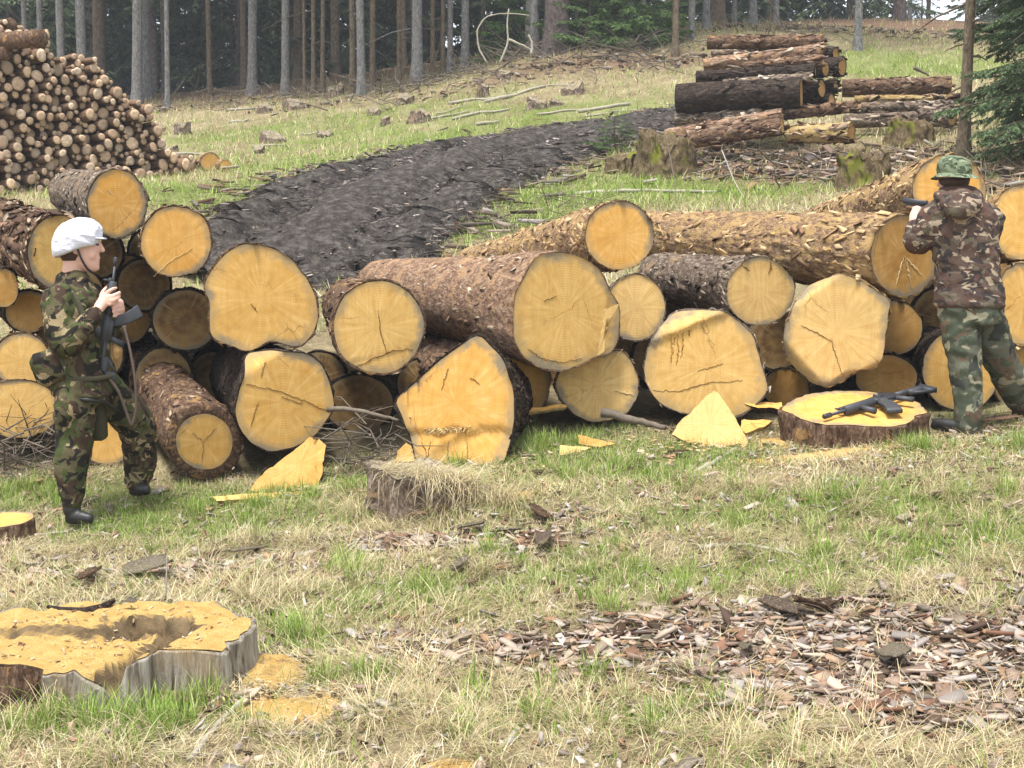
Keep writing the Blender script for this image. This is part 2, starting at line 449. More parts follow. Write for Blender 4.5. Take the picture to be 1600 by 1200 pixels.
gn_ = n_.t.nodes.new('ShaderNodeNewGeometry'); sp_ = n_.t.nodes.new('ShaderNodeSeparateXYZ'); n_.L(gn_.outputs['True Normal'], sp_.inputs[0])
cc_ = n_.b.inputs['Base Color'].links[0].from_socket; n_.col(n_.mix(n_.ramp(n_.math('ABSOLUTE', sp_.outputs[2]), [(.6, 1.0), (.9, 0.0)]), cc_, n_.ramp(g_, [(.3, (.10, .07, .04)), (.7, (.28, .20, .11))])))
MAT['sawdust'] = n_.m
MAT['metal'] = plain('black_gunmetal', (.022, .024, .028), .42, .5, .3, 40)
MAT['polymer'] = plain('black_polymer', (.035, .037, .042), .55, .4, .25, 40)
MAT['boot'] = plain('black_leather', (.016, .015, .014), .5, .4, .4, 40)
MAT['skin'] = plain('skin', (.60, .36, .27), .55, .3, .08, 25)
MAT['hair'] = plain('short_brown_hair', (.055, .032, .02), .7, .2, .4, 90)
MAT['strap'] = plain('olive_webbing', (.06, .055, .035), .85, .1, .25, 60)
MAT['sling'] = plain('brown_sling_webbing', (.10, .075, .06), .85, .1, .2, 60)
MAT['tanpouch'] = plain('tan_pouch_cloth', (.36, .22, .09), .85, .1, .3, 40)
n_ = NT('white_helmet_cloth', .8, .15); f_ = n_.noise(n_.vec((1, 1, 2), rnd=False), 16, 3, .5)
n_.col(n_.mix(f_, (.52, .53, .60), (.66, .66, .71))); n_.bump(f_, .6, .02); MAT['helmet'] = n_.m
MAT['camo_dpm'] = m_camo('woodland_camouflage', (.085, .072, .036), [((.05, .031, .021), .5, 1, .8), ((.05, .062, .02), .56, 1, .9), ((.26, .20, .11), .60, 1.4, 1.5), ((.016, .014, .011), .56, 1.2, 1.6)], 10)
MAT['camo_brown'] = m_camo('brown_camouflage', (.085, .055, .042), [((.038, .03, .029), .52, 1, 1.5), ((.12, .10, .07), .57, 1, 1.8), ((.32, .25, .175), .585, 1.0, 2.2), ((.09, .05, .038), .58, 1.3, 1.4)], 10)
MAT['camo_green'] = m_camo('faded_green_camouflage', (.105, .108, .078), [((.06, .07, .045), .5, 1, 1.1), ((.26, .24, .16), .585, 1, 1.4), ((.04, .042, .035), .585, 1.1, .9), ((.12, .085, .055), .6, 1, 1.2)], 8)
MAT['camo_hat'] = m_camo('green_camouflage_cap_cloth', (.15, .18, .11), [((.06, .08, .045), .52, 1, 1.2), ((.26, .29, .19), .6, 1, 1.2), ((.03, .04, .02), .62, 1, 1.2)], 20)

TONES = {'a': (.50, .285, .068), 'b': (.51, .315, .095), 'c': (.53, .27, .052), 'd': (.37, .19, .044), 'e': (.49, .33, .125), 'f': (.06, .035, .018)}  # 'f' is ordinary cut wood with the shade of the stack gaps painted in

# ------------------------------------------------------------------ ground cover zones (world blobs)
def blobs(lst):
    out = []
    for px, py, rx, ry, a in lst:
        g = G(px, py); out.append((g[0], g[1], rx, ry, a))
    return np.array(out)


B_LIT = blobs([(1000, 1000, .5, .22, 1), (1250, 990, .65, .38, 1.2), (1500, 1040, .65, .4, 1.2), (1300, 1060, .55, .35, 1), (750, 1010, .35, .14, .9), (620, 1000, .2, .1, .6),
               (800, 850, .35, .2, 1), (640, 850, .3, .15, .8), (560, 850, .25, .2, .6), (230, 895, .6, .12, .9), (330, 880, .3, .12, .5), (1000, 660, .5, .18, .9), (1580, 690, .35, .25, .8), (1560, 1120, .4, .15, .6),
               (350, 1100, .2, .12, .7), (530, 1120, .2, .1, .5), (100, 800, .3, .12, .6), (1250, 690, .25, .1, .5), (880, 810, .2, .12, .7), (1180, 1090, .3, .1, .5),
               (1250, 260, 1.6, 1.4, 1.1), (1150, 250, 1.2, 1.0, .8), (1380, 250, 1.2, 1.2, .9), (1560, 270, 1.5, 1.5, .9), (1000, 92, 2.5, .8, .9), (850, 110, 3, .7, .8), (600, 145, 4, .7, .5), (350, 165, 4, .8, .6)])
B_GRN = blobs([(420, 790, 1.0, .4, 1.6), (950, 720, .9, .3, 1.0), (1400, 780, .8, .3, .6), (700, 260, 3, 2, .5), (550, 200, 4, 2.5, .3), (230, 830, .5, .25, .8), (60, 770, .4, .25, 1), (860, 690, .35, .25, 1.2), (1010, 730, .5, .3, .8), (1460, 700, .3, .2, 1), (1590, 700, .2, .15, 1),
               (1250, 790, .6, .3, .6), (1520, 850, .5, .3, .8), (1300, 880, .5, .2, .7), (850, 900, .6, .2, .7), (650, 930, .5, .25, .7), (520, 960, .4, .2, .7), (200, 1130, .45, .14, 1.3),
               (60, 1120, .3, .15, .8), (450, 1010, .25, .15, .8), (540, 1060, .2, .12, .8), (900, 1120, .5, .12, .55), (1100, 900, .5, .2, .5), (330, 300, 1.5, 1, 1), (700, 220, 3, 1.5, .7), (450, 260, 2, 1.2, .8), (800, 330, 1, 1.5, 1), (1150, 300, 2, .8, 1), (1000, 170, 3, 1.5, .5), (1380, 100, 3, 2, .9), (950, 290, 1.2, 1.2, .8), (500, 200, 4, 2, .35)])


def field(B, x, y):
    r = np.zeros(np.shape(x))
    for bx, by, rx, ry, a in B: r = r + a * np.exp(-((x - bx) / rx) ** 2 - ((y - by) / ry) ** 2)
    return r


def zones(x, y):
    n = .5 * fbm(x * 2.1, y * 2.1, 8.1)
    lit = np.clip(field(B_LIT, x, y) + n * .5 - .12, 0, 1)
    grn = np.clip(field(B_GRN, x, y) + .5 * fbm(x * 1.7, y * 1.7, 2.2) + .16, 0, 1)
    straw = np.clip(.75 + n - .6 * grn, 0, 1)
    forest = np.clip((y - 34 + .09 * x) / 4, 0, 1)
    lit = np.maximum(lit, forest); straw = straw * (1 - forest)
    return lit, grn * (1 - forest), straw


def axis(parts):
    r = []
    for a, b, s in parts: r.append(np.arange(a, b, s))
    return np.concatenate(r)


gx = axis([(-150, -40, 10), (-40, -12, 2), (-12, -4.2, .35), (-4.2, 4.2, .055), (4.2, 12, .35), (12, 40, 2), (40, 151, 10)])
gy = axis([(-30, -4, 4), (-4, 3.4, .4), (3.4, 9.2, .055), (9.2, 24, .22), (24, 40, .4), (40, 80, 2), (80, 261, 12)])
GX, GY = np.meshgrid(gx, gy, indexing='ij'); GZ = H(GX, GY)
gme = npmesh('ground', np.c_[GX.ravel(), GY.ravel(), GZ.ravel()], gridfaces(len(gx), len(gy)))
for nm, vals in zip(('litter', 'green', 'straw'), zones(GX.ravel(), GY.ravel())):
    at = gme.attributes.new(nm, 'FLOAT', 'POINT'); at.data.foreach_set('value', vals.astype(np.float32))
tag(obj('ground', gme, MAT['ground']), 'straw coloured meadow slope rising to the forest', 'ground', kind='structure')

# dark churned forestry track
_tl = np.array([G(*p)[:2] for p in [(210, 400), (330, 332), (420, 292), (520, 268), (640, 240), (780, 218), (900, 203), (1050, 180), (1140, 170), (1180, 166), (1210, 166)]])
_tr = np.array([G(*p)[:2] for p in [(420, 470), (560, 440), (690, 405), (725, 355), (780, 318), (840, 288), (930, 246), (1045, 214), (1130, 196), (1190, 184), (1212, 172)]])


def resamp(P, n):
    s = np.r_[0, np.cumsum(np.linalg.norm(np.diff(P, axis=0), axis=1))]; t = np.linspace(0, s[-1], n)
    return np.c_[np.interp(t, s, P[:, 0]), np.interp(t, s, P[:, 1])]


_tl = resamp(_tl, 160); _tr = resamp(_tr, 160)
_k = np.linspace(0, 1, 28)
_e = .3 * fbm(np.arange(160) * .35, 1.0, 4.4) + .22 * vnoise(np.arange(160) * 1.3, 2., 1.)
TX = _tl[:, None, 0] * (1 - _k) + _tr[:, None, 0] * _k; TY = _tl[:, None, 1] * (1 - _k) + _tr[:, None, 1] * _k
TX += (_e[:, None] * (1 - 2 * _k)); 
_edge = np.minimum(_k, 1 - _k)
rut = -.16 * np.exp(-((_k - .3) / .06) ** 2) - .16 * np.exp(-((_k - .68) / .06) ** 2) + .05 * np.exp(-((_k - .5) / .08) ** 2) + .04
TZ = H(TX, TY) + np.clip(_edge * 7, 0, 1) * .23 - .07 + np.clip(_edge * 6, 0, 1) * rut + .05 * fbm(TX * 3, TY * 3, 5.5) * np.clip(_edge * 6, 0, 1) + .045 * vnoise(TX * 6, TY * 6, 2.) * np.clip(_edge * 9, .2, 1)
tag(obj('track', npmesh('track', np.c_[TX.ravel(), TY.ravel(), TZ.ravel()], gridfaces(160, 28)), MAT['track']), 'dark muddy forestry track curving up the slope', 'track', kind='structure')
_poly = np.concatenate([_tl, _tr[::-1]])


def in_track(x, y):
    c = np.zeros(len(x), bool); j = len(_poly) - 1
    for i in range(len(_poly)):
        xi, yi = _poly[i]; xj, yj = _poly[j]
        if yi != yj: c ^= ((yi > y) != (yj > y)) & (x < (xj - xi) * (y - yi) / (yj - yi) + xi)
        j = i
    return c


# ------------------------------------------------------------------ round timber
def radial(poly, c, ang):
    P = np.array(poly, float) - c; Q = np.roll(P, -1, 0); out = np.zeros(len(ang))
    for i, a in enumerate(ang):
        d = np.array([math.cos(a), math.sin(a)]); best = 0
        for p, q in zip(P, Q):
            e = q - p; den = d[0] * e[1] - d[1] * e[0]
            if abs(den) < 1e-9: continue
            t = (p[0] * e[1] - p[1] * e[0]) / den; u = (p[0] * d[1] - p[1] * d[0]) / den
            if t > 0 and -1e-6 <= u <= 1 + 1e-6: best = max(best, t)
        out[i] = best
    return out


def frame(a):
    a = a / np.linalg.norm(a); x = np.cross([0, 0, 1.0], a)
    if np.linalg.norm(x) < 1e-3: x = np.array([1.0, 0, 0])
    x /= np.linalg.norm(x); y = np.cross(a, x); return x, y, a


LOGN = [0]; LOGD = {}; LOGE = {}


def log(label, c, d, far, df, rfar, shape, tone='a', bark='bark_brown', rim=.05, relief=(), rough=.011, wob=.03, seg=84, nl=46, name='log', cat='log', group='felled logs in the front stack', flare=.3, flakes=300, fsize=1.0):
    """near cut face centred on photo pixel c at depth d, far end centre at pixel far, depth df"""
    LOGN[0] += 1; sd = LOGN[0] * 7.31
    C = W(*c, d); F = W(*far, df); X, Y, A = frame(F - C); L = np.linalg.norm(F - C)
    ang = np.arange(seg) / seg * 2 * math.pi
    circ = None
    if np.isscalar(shape): circ = shape; shape = (shape * FPX / d,) * 2
    if len(shape) == 2:
        rx, ry = shape; rr = 1 / np.sqrt((np.cos(ang) / rx) ** 2 + (np.sin(ang) / ry) ** 2)
        rr = rr * (1 + wob * fbm(np.cos(ang) * 1.6 + sd, np.sin(ang) * 1.6, sd) + wob * .45 * vnoise(np.cos(ang) * 6 + sd, np.sin(ang) * 6, sd))
    else:
        rr = radial(shape, np.array(c, float), ang)
        rr = (rr + np.roll(rr, 1) + np.roll(rr, -1)) / 3
    pxo = np.c_[c[0] + rr * np.cos(ang), c[1] + rr * np.sin(ang)]

    def onplane(pp):
        R = FW[None] + ((pp[:, 0] - 800) / FPX)[:, None] * RT + ((600 - pp[:, 1]) / FPX)[:, None] * UP
        t = ((C - CP) @ A) / (R @ A); P = CP + t[:, None] * R - C
        return np.c_[P @ X, P @ Y]

    def rel(pp):
        z = np.zeros(len(pp)); m = d / FPX
        for kind, x0, y0, nx, ny, k in relief:
            q = math.hypot(nx, ny); t = ((pp[:, 0] - x0) * nx + (pp[:, 1] - y0) * ny) / q
            if kind == 'bevel': z += np.maximum(t, 0) * m * k
            else: z += k * np.clip((t + 5 * vnoise(pp[:, 0] * .07, pp[:, 1] * .03, sd) + 2.5 * vnoise(pp[:, 0] * .3, 1., sd)) / 2.5 + .5, 0, 1)
        return z
    ol = onplane(pxo) if circ is None else np.c_[np.cos(ang), np.sin(ang)] * (rr * d / FPX)[:, None]; th = np.arctan2(ol[:, 1], ol[:, 0]); rm = np.hypot(ol[:, 0], ol[:, 1]).mean()
    # cut face
    rings = np.linspace(0, 1, 21)[1:]; V = [np.array([[0, 0, rel(np.array([c], float))[0]]])]; rim_a = [np.zeros(1)]
    for t in rings:
        tt = t * (1 - rim); pp = np.array(c) + (pxo - np.array(c)) * tt; o2 = ol * tt
        z = rel(pp) + .0008 * fbm((o2[:, 0] + .6 * o2[:, 1]) * 22 + sd, (o2[:, 1] - .6 * o2[:, 0]) * 22, 1.) + .003 * fbm(o2[:, 0] * 5 + sd, o2[:, 1] * 5, 2.)
        V.append(np.c_[o2, z]); rim_a.append(np.full(seg, t))
    V = np.concatenate(V); n = len(rings); j = np.arange(seg); j2 = (j + 1) % seg
    fm = npmesh('cut_face', V, [gridfaces(n, seg, True, 1), np.c_[np.zeros(seg, int), 1 + j2, 1 + j]])
    at = fm.attributes.new('rim', 'FLOAT', 'POINT'); at.data.foreach_set('value', np.concatenate(rim_a).astype(np.float32))
    # bark mantle
    s = np.concatenate([[0], np.linspace(0, 1, nl) ** 1.25 * L]); B = []
    lip = V[-seg:].copy(); lip[:, :2] *= .995; lip[:, 2] += .004; B.append(lip)
    zr = rel(pxo)
    for i, q in enumerate(s[1:]):
        w = np.clip(q / (flare * L + 1e-6), 0, 1); w = w * w * (3 - 2 * w)
        r = (rm * .95) * (1 - q / L) + rfar * q / L
        cx = np.cos(th) * r; cy = np.sin(th) * r
        P = ol * (1 - w)[..., None] + np.c_[cx, cy] * w if np.ndim(w) else ol * (1 - w) + np.c_[cx, cy] * w
        hz = q + zr * max(0, 1 - q / .5) - (.006 if i == 0 else 0)
        arc = np.c_[np.cos(th), np.sin(th)] * r
        nz = fbm(arc[:, 0] * 26 + sd, arc[:, 1] * 26, q * 9, 3) + .6 * vnoise(arc[:, 0] * 55 + sd, arc[:, 1] * 55, q * 16)
        bump = 1 + (rough * nz + .012 * fbm(arc[:, 0] * 3 + sd, arc[:, 1] * 3, q * 1.5)) / max(r, .03)
        P = P * bump[:, None]; B.append(np.c_[P, hz if np.ndim(hz) else np.full(seg, hz)])
    # far end
    end = B[-1].copy(); end[:, :2] *= .9; B.append(end); e0 = end.mean(0)[None]
    nb = len(B); B = np.concatenate(B + [e0])
    bmk = npmesh('bark', B, [gridfaces(nb, seg, True), np.c_[np.full(seg, nb * seg), (nb - 1) * seg + j, (nb - 1) * seg + j2]])
    LOGD[label] = (onplane, rel, d)
    e = empty(name, C, label, cat, group); LOGE[label] = e; e.matrix_world = Matrix(((X[0], Y[0], A[0], C[0]), (X[1], Y[1], A[1], C[1]), (X[2], Y[2], A[2], C[2]), (0, 0, 0, 1)))
    t = TONES[tone]; k = 1 + .1 * (random.random() - .5)
    obj('cut_face', fm, MAT['end'], e, color=tuple(v * k for v in t))
    bo = obj('bark', bmk, MAT[bark], e)
    if flakes:
        rg = np.random.default_rng(LOGN[0]); B3 = B[:nb * seg].reshape(nb, seg, 3); ii = rg.integers(2, nb - 4, flakes); jj = rg.integers(0, seg, flakes); p = B3[ii, jj]; ctr = np.c_[np.zeros((flakes, 2)), p[:, 2]]
        nr = p - ctr; nr /= np.linalg.norm(nr, axis=1)[:, None]; ax = np.tile([0, 0, 1.0], (flakes, 1)); tg = np.cross(ax, nr); an = rg.normal(0, .35, flakes)[:, None]; ux = ax * np.cos(an) + tg * np.sin(an); ux = ux + nr * rg.normal(0, .13, (flakes, 1)); uy = np.cross(nr, ux) + nr * rg.normal(0, .2, (flakes, 1)); uz = np.cross(ux, uy)
        l = rg.uniform(.03, .15, flakes) * fsize; w = l * rg.uniform(.14, .42, flakes); t = rg.uniform(.002, .005, flakes); V = []
        for sx in (-1, 1):
            for sy in (-1, 1):
                for sz in (-1, 1): V.append(p + ux * (sx * l * .5 * rg.uniform(.6, 1, flakes))[:, None] + uy * (sy * w * .5 * rg.uniform(.4, 1, flakes))[:, None] + uz * (sz * t * .5)[:, None])
        pal = np.array(FPAL.get(bark, FPAL['bark_brown'])); fc = np.repeat(pal[rg.integers(len(pal), size=flakes)] * rg.uniform(.7, 1.2, (flakes, 1)), 8, 0)
        q = np.array([[0, 1, 3, 2], [4, 6, 7, 5], [0, 4, 5, 1], [2, 3, 7, 6], [0, 2, 6, 4], [1, 5, 7, 3]])
        fo = obj('bark_flakes', npmesh('bark_flakes', np.stack(V, 1).reshape(-1, 3), (np.arange(flakes)[:, None, None] * 8 + q[None]).reshape(-1, 4), False, fc), MAT['chips'], bo); fo['kind'] = 'stuff'
    return e


FPAL = {'bark_brown': [(.10, .055, .035), (.22, .13, .08), (.34, .25, .17), (.06, .035, .024)], 'bark_tan': [(.46, .32, .16), (.38, .24, .13), (.50, .36, .20), (.26, .15, .085), (.44, .28, .12)], 'bark_pink': [(.38, .27, .19), (.46, .36, .26), (.20, .12, .08), (.30, .19, .13)], 'bark_grey': [(.30, .24, .18), (.14, .10, .075), (.42, .35, .27), (.06, .04, .03)], 'bark_dark': [(.05, .035, .026), (.09, .065, .05), (.03, .02, .015)]}
O4 = [(375, 379), (405, 380), (430, 387), (455, 401), (480, 432), (495, 462), (500, 497), (492, 522), (472, 544), (447, 541), (435, 534), (417, 535), (400, 547), (385, 552), (327, 529), (325, 500), (326, 472), (315, 446), (327, 422), (350, 395)]
O6 = [(384, 553), (422, 546), (482, 551), (504, 567), (517, 598), (525, 633), (517, 649), (494, 681), (460, 700), (422, 708), (390, 693), (373, 671), (365, 643), (373, 608), (382, 583), (383, 570)]
O8 = [(830, 408), (842, 396), (871, 392), (903, 398), (929, 412), (941, 425), (950, 446), (967, 468), (972, 487), (970, 527), (959, 554), (932, 557), (906, 571), (877, 581), (848, 577), (816, 557), (801, 530), (800, 490), (804, 457), (819, 431)]
O15 = [(1312, 425), (1338, 433), (1367, 451), (1396, 467), (1391, 480), (1380, 564), (1362, 580), (1344, 577), (1320, 592), (1296, 607), (1275, 601), (1249, 585), (1231, 567), (1222, 546), (1223, 520), (1231, 491), (1244, 467), (1262, 443)]
O16 = [(1052, 484), (1087, 482), (1131, 484), (1150, 496), (1178, 522), (1189, 559), (1203, 609), (1194, 622), (1171, 643), (1147, 654), (1105, 651), (1060, 646), (1026, 630), (1008, 604), (1003, 577), (1010, 543), (1026, 514), (1039, 496)]
O17 = [(905, 555), (945, 548), (975, 545), (990, 565), (1000, 592), (998, 622), (985, 645), (955, 658), (925, 662), (897, 650), (875, 625), (865, 602), (872, 580), (885, 565)]
OBL = [(750, 517), (758, 530), (772, 544), (786, 556), (794, 580), (803, 612), (804, 660), (798, 692), (788, 732), (680, 734), (648, 722), (640, 696), (628, 668), (618, 644), (607, 628), (610, 617), (620, 616), (684, 564)]

log('thick log with shaggy torn reddish bark behind the white helmet', (92, 394), 8.7, (-70, 340), 11.6, .26, (50, 60), 'b', 'bark_brown', rough=.014, flakes=900, fsize=1.8)
log('round log end on top of the stack above the white helmet', (182, 318), 9.2, (112, 300), 12.4, .2, (47, 55), 'c', 'bark_grey')
log('round pale-rimmed log beside the topmost log above the rifle muzzle', (275, 377), 8.9, (255, 372), 12.2, .19, (57, 57), 'c', 'bark_brown', rim=.04)
log('wide log with a scalloped notched lower edge and stained rim', (410, 465), 8.5, (385, 470), 12.0, .26, O4, 'a', 'bark_brown', rim=.03, flare=.2)
log('log with a split crack across its lower face, bark peeling on top', (592, 511), 8.45, (545, 478), 11.8, .23, (73, 76), 'b', 'bark_brown', rim=.045, rough=.011, relief=[('step', 600, 553, .25, 1, .003)])
log('log end with pale slanted corner under the scalloped log', (443, 628), 8.4, (352, 560), 11.5, .25, O6, 'a', 'bark_dark', rim=.025, relief=[('bevel', 384, 584, -.53, -.85, 1.1)], flare=.2)
log('log with a thick brown bark ring lying low beside the bent knee', (319, 690), 8.35, (205, 545), 11.3, .19, (58, 57), 'a', 'bark_brown', rim=.24, rough=.012)
log('largest log with long pinkish scuffed trunk and a splintered right edge', (884, 488), 8.35, (600, 452), 11.6, .25, O8, 'b', 'bark_pink', rim=.02, flare=.3, rough=.006, flakes=170, relief=[('step', 948, 500, 1, .15, .02)])
log('clean round orange log end lying on top of the largest log', (968, 368), 8.9, (735, 416), 12.3, .155, (54, 54), 'c', 'bark_tan', rim=.02, wob=.015, rough=.008, flakes=900)
log('small round log wedged right of the largest log', (993, 480), 8.75, (975, 470), 12, .15, (47, 53), 'e', 'bark_grey', rim=.03, wob=.02)
log('grey-brown barked log with radial cracks resting above two butt logs', (1188, 455), 8.65, (1030, 431), 11.0, .175, (54, 54), 'e', 'bark_grey', rim=.025, rough=.012)
log('long flaky-barked log its cut end beside the aiming person', (1412, 400), 8.65, (965, 366), 12.0, .2, (54, 67), 'd', 'bark_tan', rim=.06, rough=.016, flakes=620, fsize=1.1)
log('sloping upper log its cut end behind the green cap', (1482, 297), 9.05, (1270, 356), 12.3, .16, (58, 56), 'c', 'bark_tan', rim=.03, rough=.009, flakes=900)
log('log cut by the picture edge right of the aiming person, upper one', (1598, 347), 8.9, (1440, 400), 11.6, .19, (50, 61), 'a', 'bark_tan', rim=.04)
log('angular log with a pale chamfer on its upper left edge', (1308, 518), 8.45, (1310, 522), 11.6, .22, O15, 'e', 'bark_tan', rim=.025, flare=.2, relief=[('bevel', 1280, 452, -.57, -.82, 1.3), ('bevel', 1233, 540, -.75, .66, 1.0), ('step', 1320, 588, .4, 1, .02)])
log('broad butt log with orange resin streaks below an overhanging lip', (1105, 572), 8.5, (1118, 560), 11.6, .25, O16, 'b', 'bark_grey', rim=.025, flare=.2, relief=[('step', 1040, 525, .38, .93, .022), ('bevel', 1040, 522, -.38, -.93, 1.4)])
log('log with faint radial saw streaks low between the largest and the resin streaked log', (932, 602), 8.65, (925, 590), 11.8, .19, O17, 'e', 'bark_brown', rim=.04)
log('low log half hidden behind the upright wedge block', (806, 596), 8.75, (610, 545), 12, .21, (54, 62), 'd', 'bark_pink', rim=.03)
log('log at the picture edge behind the elbow of the aiming person, middle one', (1600, 474), 8.75, (1610, 470), 11.6, .2, (46, 66), 'a', 'bark_tan', rim=.03)
log('low dark-sided log seen between the legs of the aiming person', (1502, 578), 8.85, (1405, 540), 11.6, .2, (62, 66), 'a', 'bark_dark', rim=.03)
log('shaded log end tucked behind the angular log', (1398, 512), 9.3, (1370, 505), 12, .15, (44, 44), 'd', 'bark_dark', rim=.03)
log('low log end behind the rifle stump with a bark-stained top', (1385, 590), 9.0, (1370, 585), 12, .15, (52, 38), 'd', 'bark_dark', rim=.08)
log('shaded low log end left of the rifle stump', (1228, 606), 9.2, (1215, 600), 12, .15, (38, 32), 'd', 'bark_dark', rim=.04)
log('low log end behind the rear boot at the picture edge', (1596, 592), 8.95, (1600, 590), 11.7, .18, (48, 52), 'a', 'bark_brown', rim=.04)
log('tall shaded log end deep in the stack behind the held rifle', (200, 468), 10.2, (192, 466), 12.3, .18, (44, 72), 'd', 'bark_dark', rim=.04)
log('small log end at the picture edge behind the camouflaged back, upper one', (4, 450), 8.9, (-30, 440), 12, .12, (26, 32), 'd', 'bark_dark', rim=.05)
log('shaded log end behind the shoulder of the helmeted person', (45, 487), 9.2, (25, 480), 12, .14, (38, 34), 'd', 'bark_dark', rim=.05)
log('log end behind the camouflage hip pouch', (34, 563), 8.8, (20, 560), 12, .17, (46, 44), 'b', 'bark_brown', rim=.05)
log('broad low log end above the brushwood heap', (28, 638), 8.65, (5, 625), 12, .2, (66, 47), 'b', 'bark_brown', rim=.04)
log('low log end between the legs of the helmeted person', (168, 684), 8.6, (150, 670), 11.8, .17, (48, 43), 'a', 'bark_brown', rim=.05)
log('shade-toned log deep in the gap below the pale-rimmed log', (290, 500), 9.6, (280, 500), 12.2, .2, (56, 52), 'f', 'bark_dark', rim=.1)  # from here the deep ends get a near-black colour in place of shade
log('shade-toned log deep behind the thick-ringed log', (255, 590), 9.7, (250, 585), 12.2, .18, (48, 50), 'f', 'bark_dark', rim=.1)
log('shade-toned log deep behind the twigs under the cracked log', (560, 630), 9.5, (550, 625), 12, .2, (60, 48), 'f', 'bark_dark', rim=.1)
log('shade-toned log deep behind the resin streaked log', (1040, 560), 9.9, (1035, 556), 12.2, .2, (55, 55), 'f', 'bark_dark', rim=.1)
log('shade-toned log deep behind the angular log', (1215, 530), 9.8, (1210, 525), 12.2, .2, (52, 52), 'f', 'bark_dark', rim=.1)
log('shade-toned log deep behind the hip of the aiming person', (1470, 500), 10.0, (1465, 495), 12.2, .2, (52, 55), 'f', 'bark_dark', rim=.1)
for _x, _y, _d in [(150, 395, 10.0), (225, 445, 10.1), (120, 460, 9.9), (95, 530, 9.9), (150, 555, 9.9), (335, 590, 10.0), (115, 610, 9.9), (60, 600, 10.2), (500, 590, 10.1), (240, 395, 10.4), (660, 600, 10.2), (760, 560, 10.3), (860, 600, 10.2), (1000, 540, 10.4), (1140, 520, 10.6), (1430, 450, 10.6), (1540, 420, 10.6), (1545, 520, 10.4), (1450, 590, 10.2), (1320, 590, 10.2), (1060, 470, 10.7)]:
    log('shade-toned log end deep inside the front stack', (_x, _y), _d, (_x * .98 + 8, _y), 12.6, .17, .20, 'f', 'bark_dark', rim=.1, seg=48, nl=14, flakes=0, group='shade-toned logs deep in the stack')  # filler logs behind the gaps, shade put into their end colour
log('upright golden wedge-topped butt with a splintered felling hinge', (712, 630), 8.05, (760, 628), 8.65, .30, OBL, 'c', 'bark_dark', rim=.02, flare=.5, nl=26,
    relief=[('step', 700, 674, .02, 1, .017), ('bevel', 700, 678, .02, 1, -.2), ('bevel', 682, 620, -1, -.12, .32), ('bevel', 790, 600, 1, -.1, .5)], group='cut butt pieces before the stack', cat='log butt')


MAT['crack'] = plain('dark_drying_crack', (.17, .095, .035), .95, .05, .3, 40); MAT['resin'] = plain('orange_resin', (.33, .165, .03), .6, .3, .3, 25); MAT['torn'] = plain('pale_torn_fibre', (.50, .36, .17), .85, .1, .2, 40)


def crack(key, lines, w=1.3,  mat='crack', name='crack', lift=.0035):
    lab = [k for k in LOGD if k.startswith(key)][0]; onp, rel, d = LOGD[lab]
    for pts in lines:
        P = np.array(pts, float); s = np.linspace(0, 1, len(P)); t = np.linspace(0, 1, len(P) * 9); Q = np.c_[np.interp(t, s, P[:, 0]), np.interp(t, s, P[:, 1])]
        Q[1:-1] += .8 * RNG.normal(size=Q[1:-1].shape); dd = np.gradient(Q, axis=0); nn = np.c_[-dd[:, 1], dd[:, 0]]; nn /= np.linalg.norm(nn, axis=1)[:, None] + 1e-9
        ww = (w * .68 * (np.sin(t * math.pi) * .75 + .25) * RNG.uniform(.6, 1.3, len(t)))[:, None] / 2
        V = []
        for q in (Q + nn * ww, Q - nn * ww): V.append(np.c_[onp(q), rel(q) - lift])
        V += [V[0] + [0, 0, .012], V[1] + [0, 0, .012]]; n = len(t); i = np.arange(n - 1)
        F = np.concatenate([np.c_[i, i + 1, n + i + 1, n + i], np.c_[i + 1, i, 2 * n + i, 2 * n + i + 1], np.c_[n + i, n + i + 1, 3 * n + i + 1, 3 * n + i]])
        obj(name, npmesh(name, np.concatenate(V), F, False), MAT[mat], LOGE[lab])


crack('log with a split', [[(556, 572), (575, 566), (582, 560), (603, 553), (612, 548), (645, 545)], [(591, 485), (595, 520), (603, 550)]], 2)
crack('log end with pale', [[(384, 600), (440, 612), (480, 628), (520, 645)], [(440, 620), (472, 631)], [(404, 628), (396, 650), (392, 668)], [(415, 565), (408, 590)]], 1.4)
crack('angular log', [[(1252, 508), (1280, 522), (1300, 533)], [(1300, 533), (1304, 550), (1318, 590)]], 1.8); crack('grey-brown barked', [[(1204, 403), (1205, 416), (1200, 428)], [(1160, 414), (1170, 424)]], 2.5)
crack('log with a thick brown', [[(318, 690), (316, 722)], [(318, 690), (338, 668)], [(318, 690), (300, 676)]], 1.2); crack('wide log with', [[(392, 474), (402, 488)]], 1.6)
crack('round pale-rimmed', [[(240, 432), (262, 412), (300, 388)]], 1.6, 'torn', 'saw_ridge'); crack('round log end on top', [[(168, 296), (176, 304)]], 2, 'torn', 'saw_ridge')
crack('broad butt log', [[(1048, 522), (1050, 545), (1048, 568)], [(1058, 520), (1060, 550), (1056, 570)], [(1066, 516), (1067, 536), (1064, 560)], [(1076, 512), (1077, 526)], [(1054, 520), (1053, 538)]], 3.5, 'resin', 'resin_streak')
crack('broad butt log', [[(1020, 610), (1060, 612), (1105, 598), (1160, 594)], [(1090, 580), (1130, 568)]], 1.3); crack('log with faint', [[(940, 585), (960, 560), (974, 545)], [(960, 610), (990, 618)], [(880, 585), (905, 590)]], 4, 'torn', 'saw_ridge')
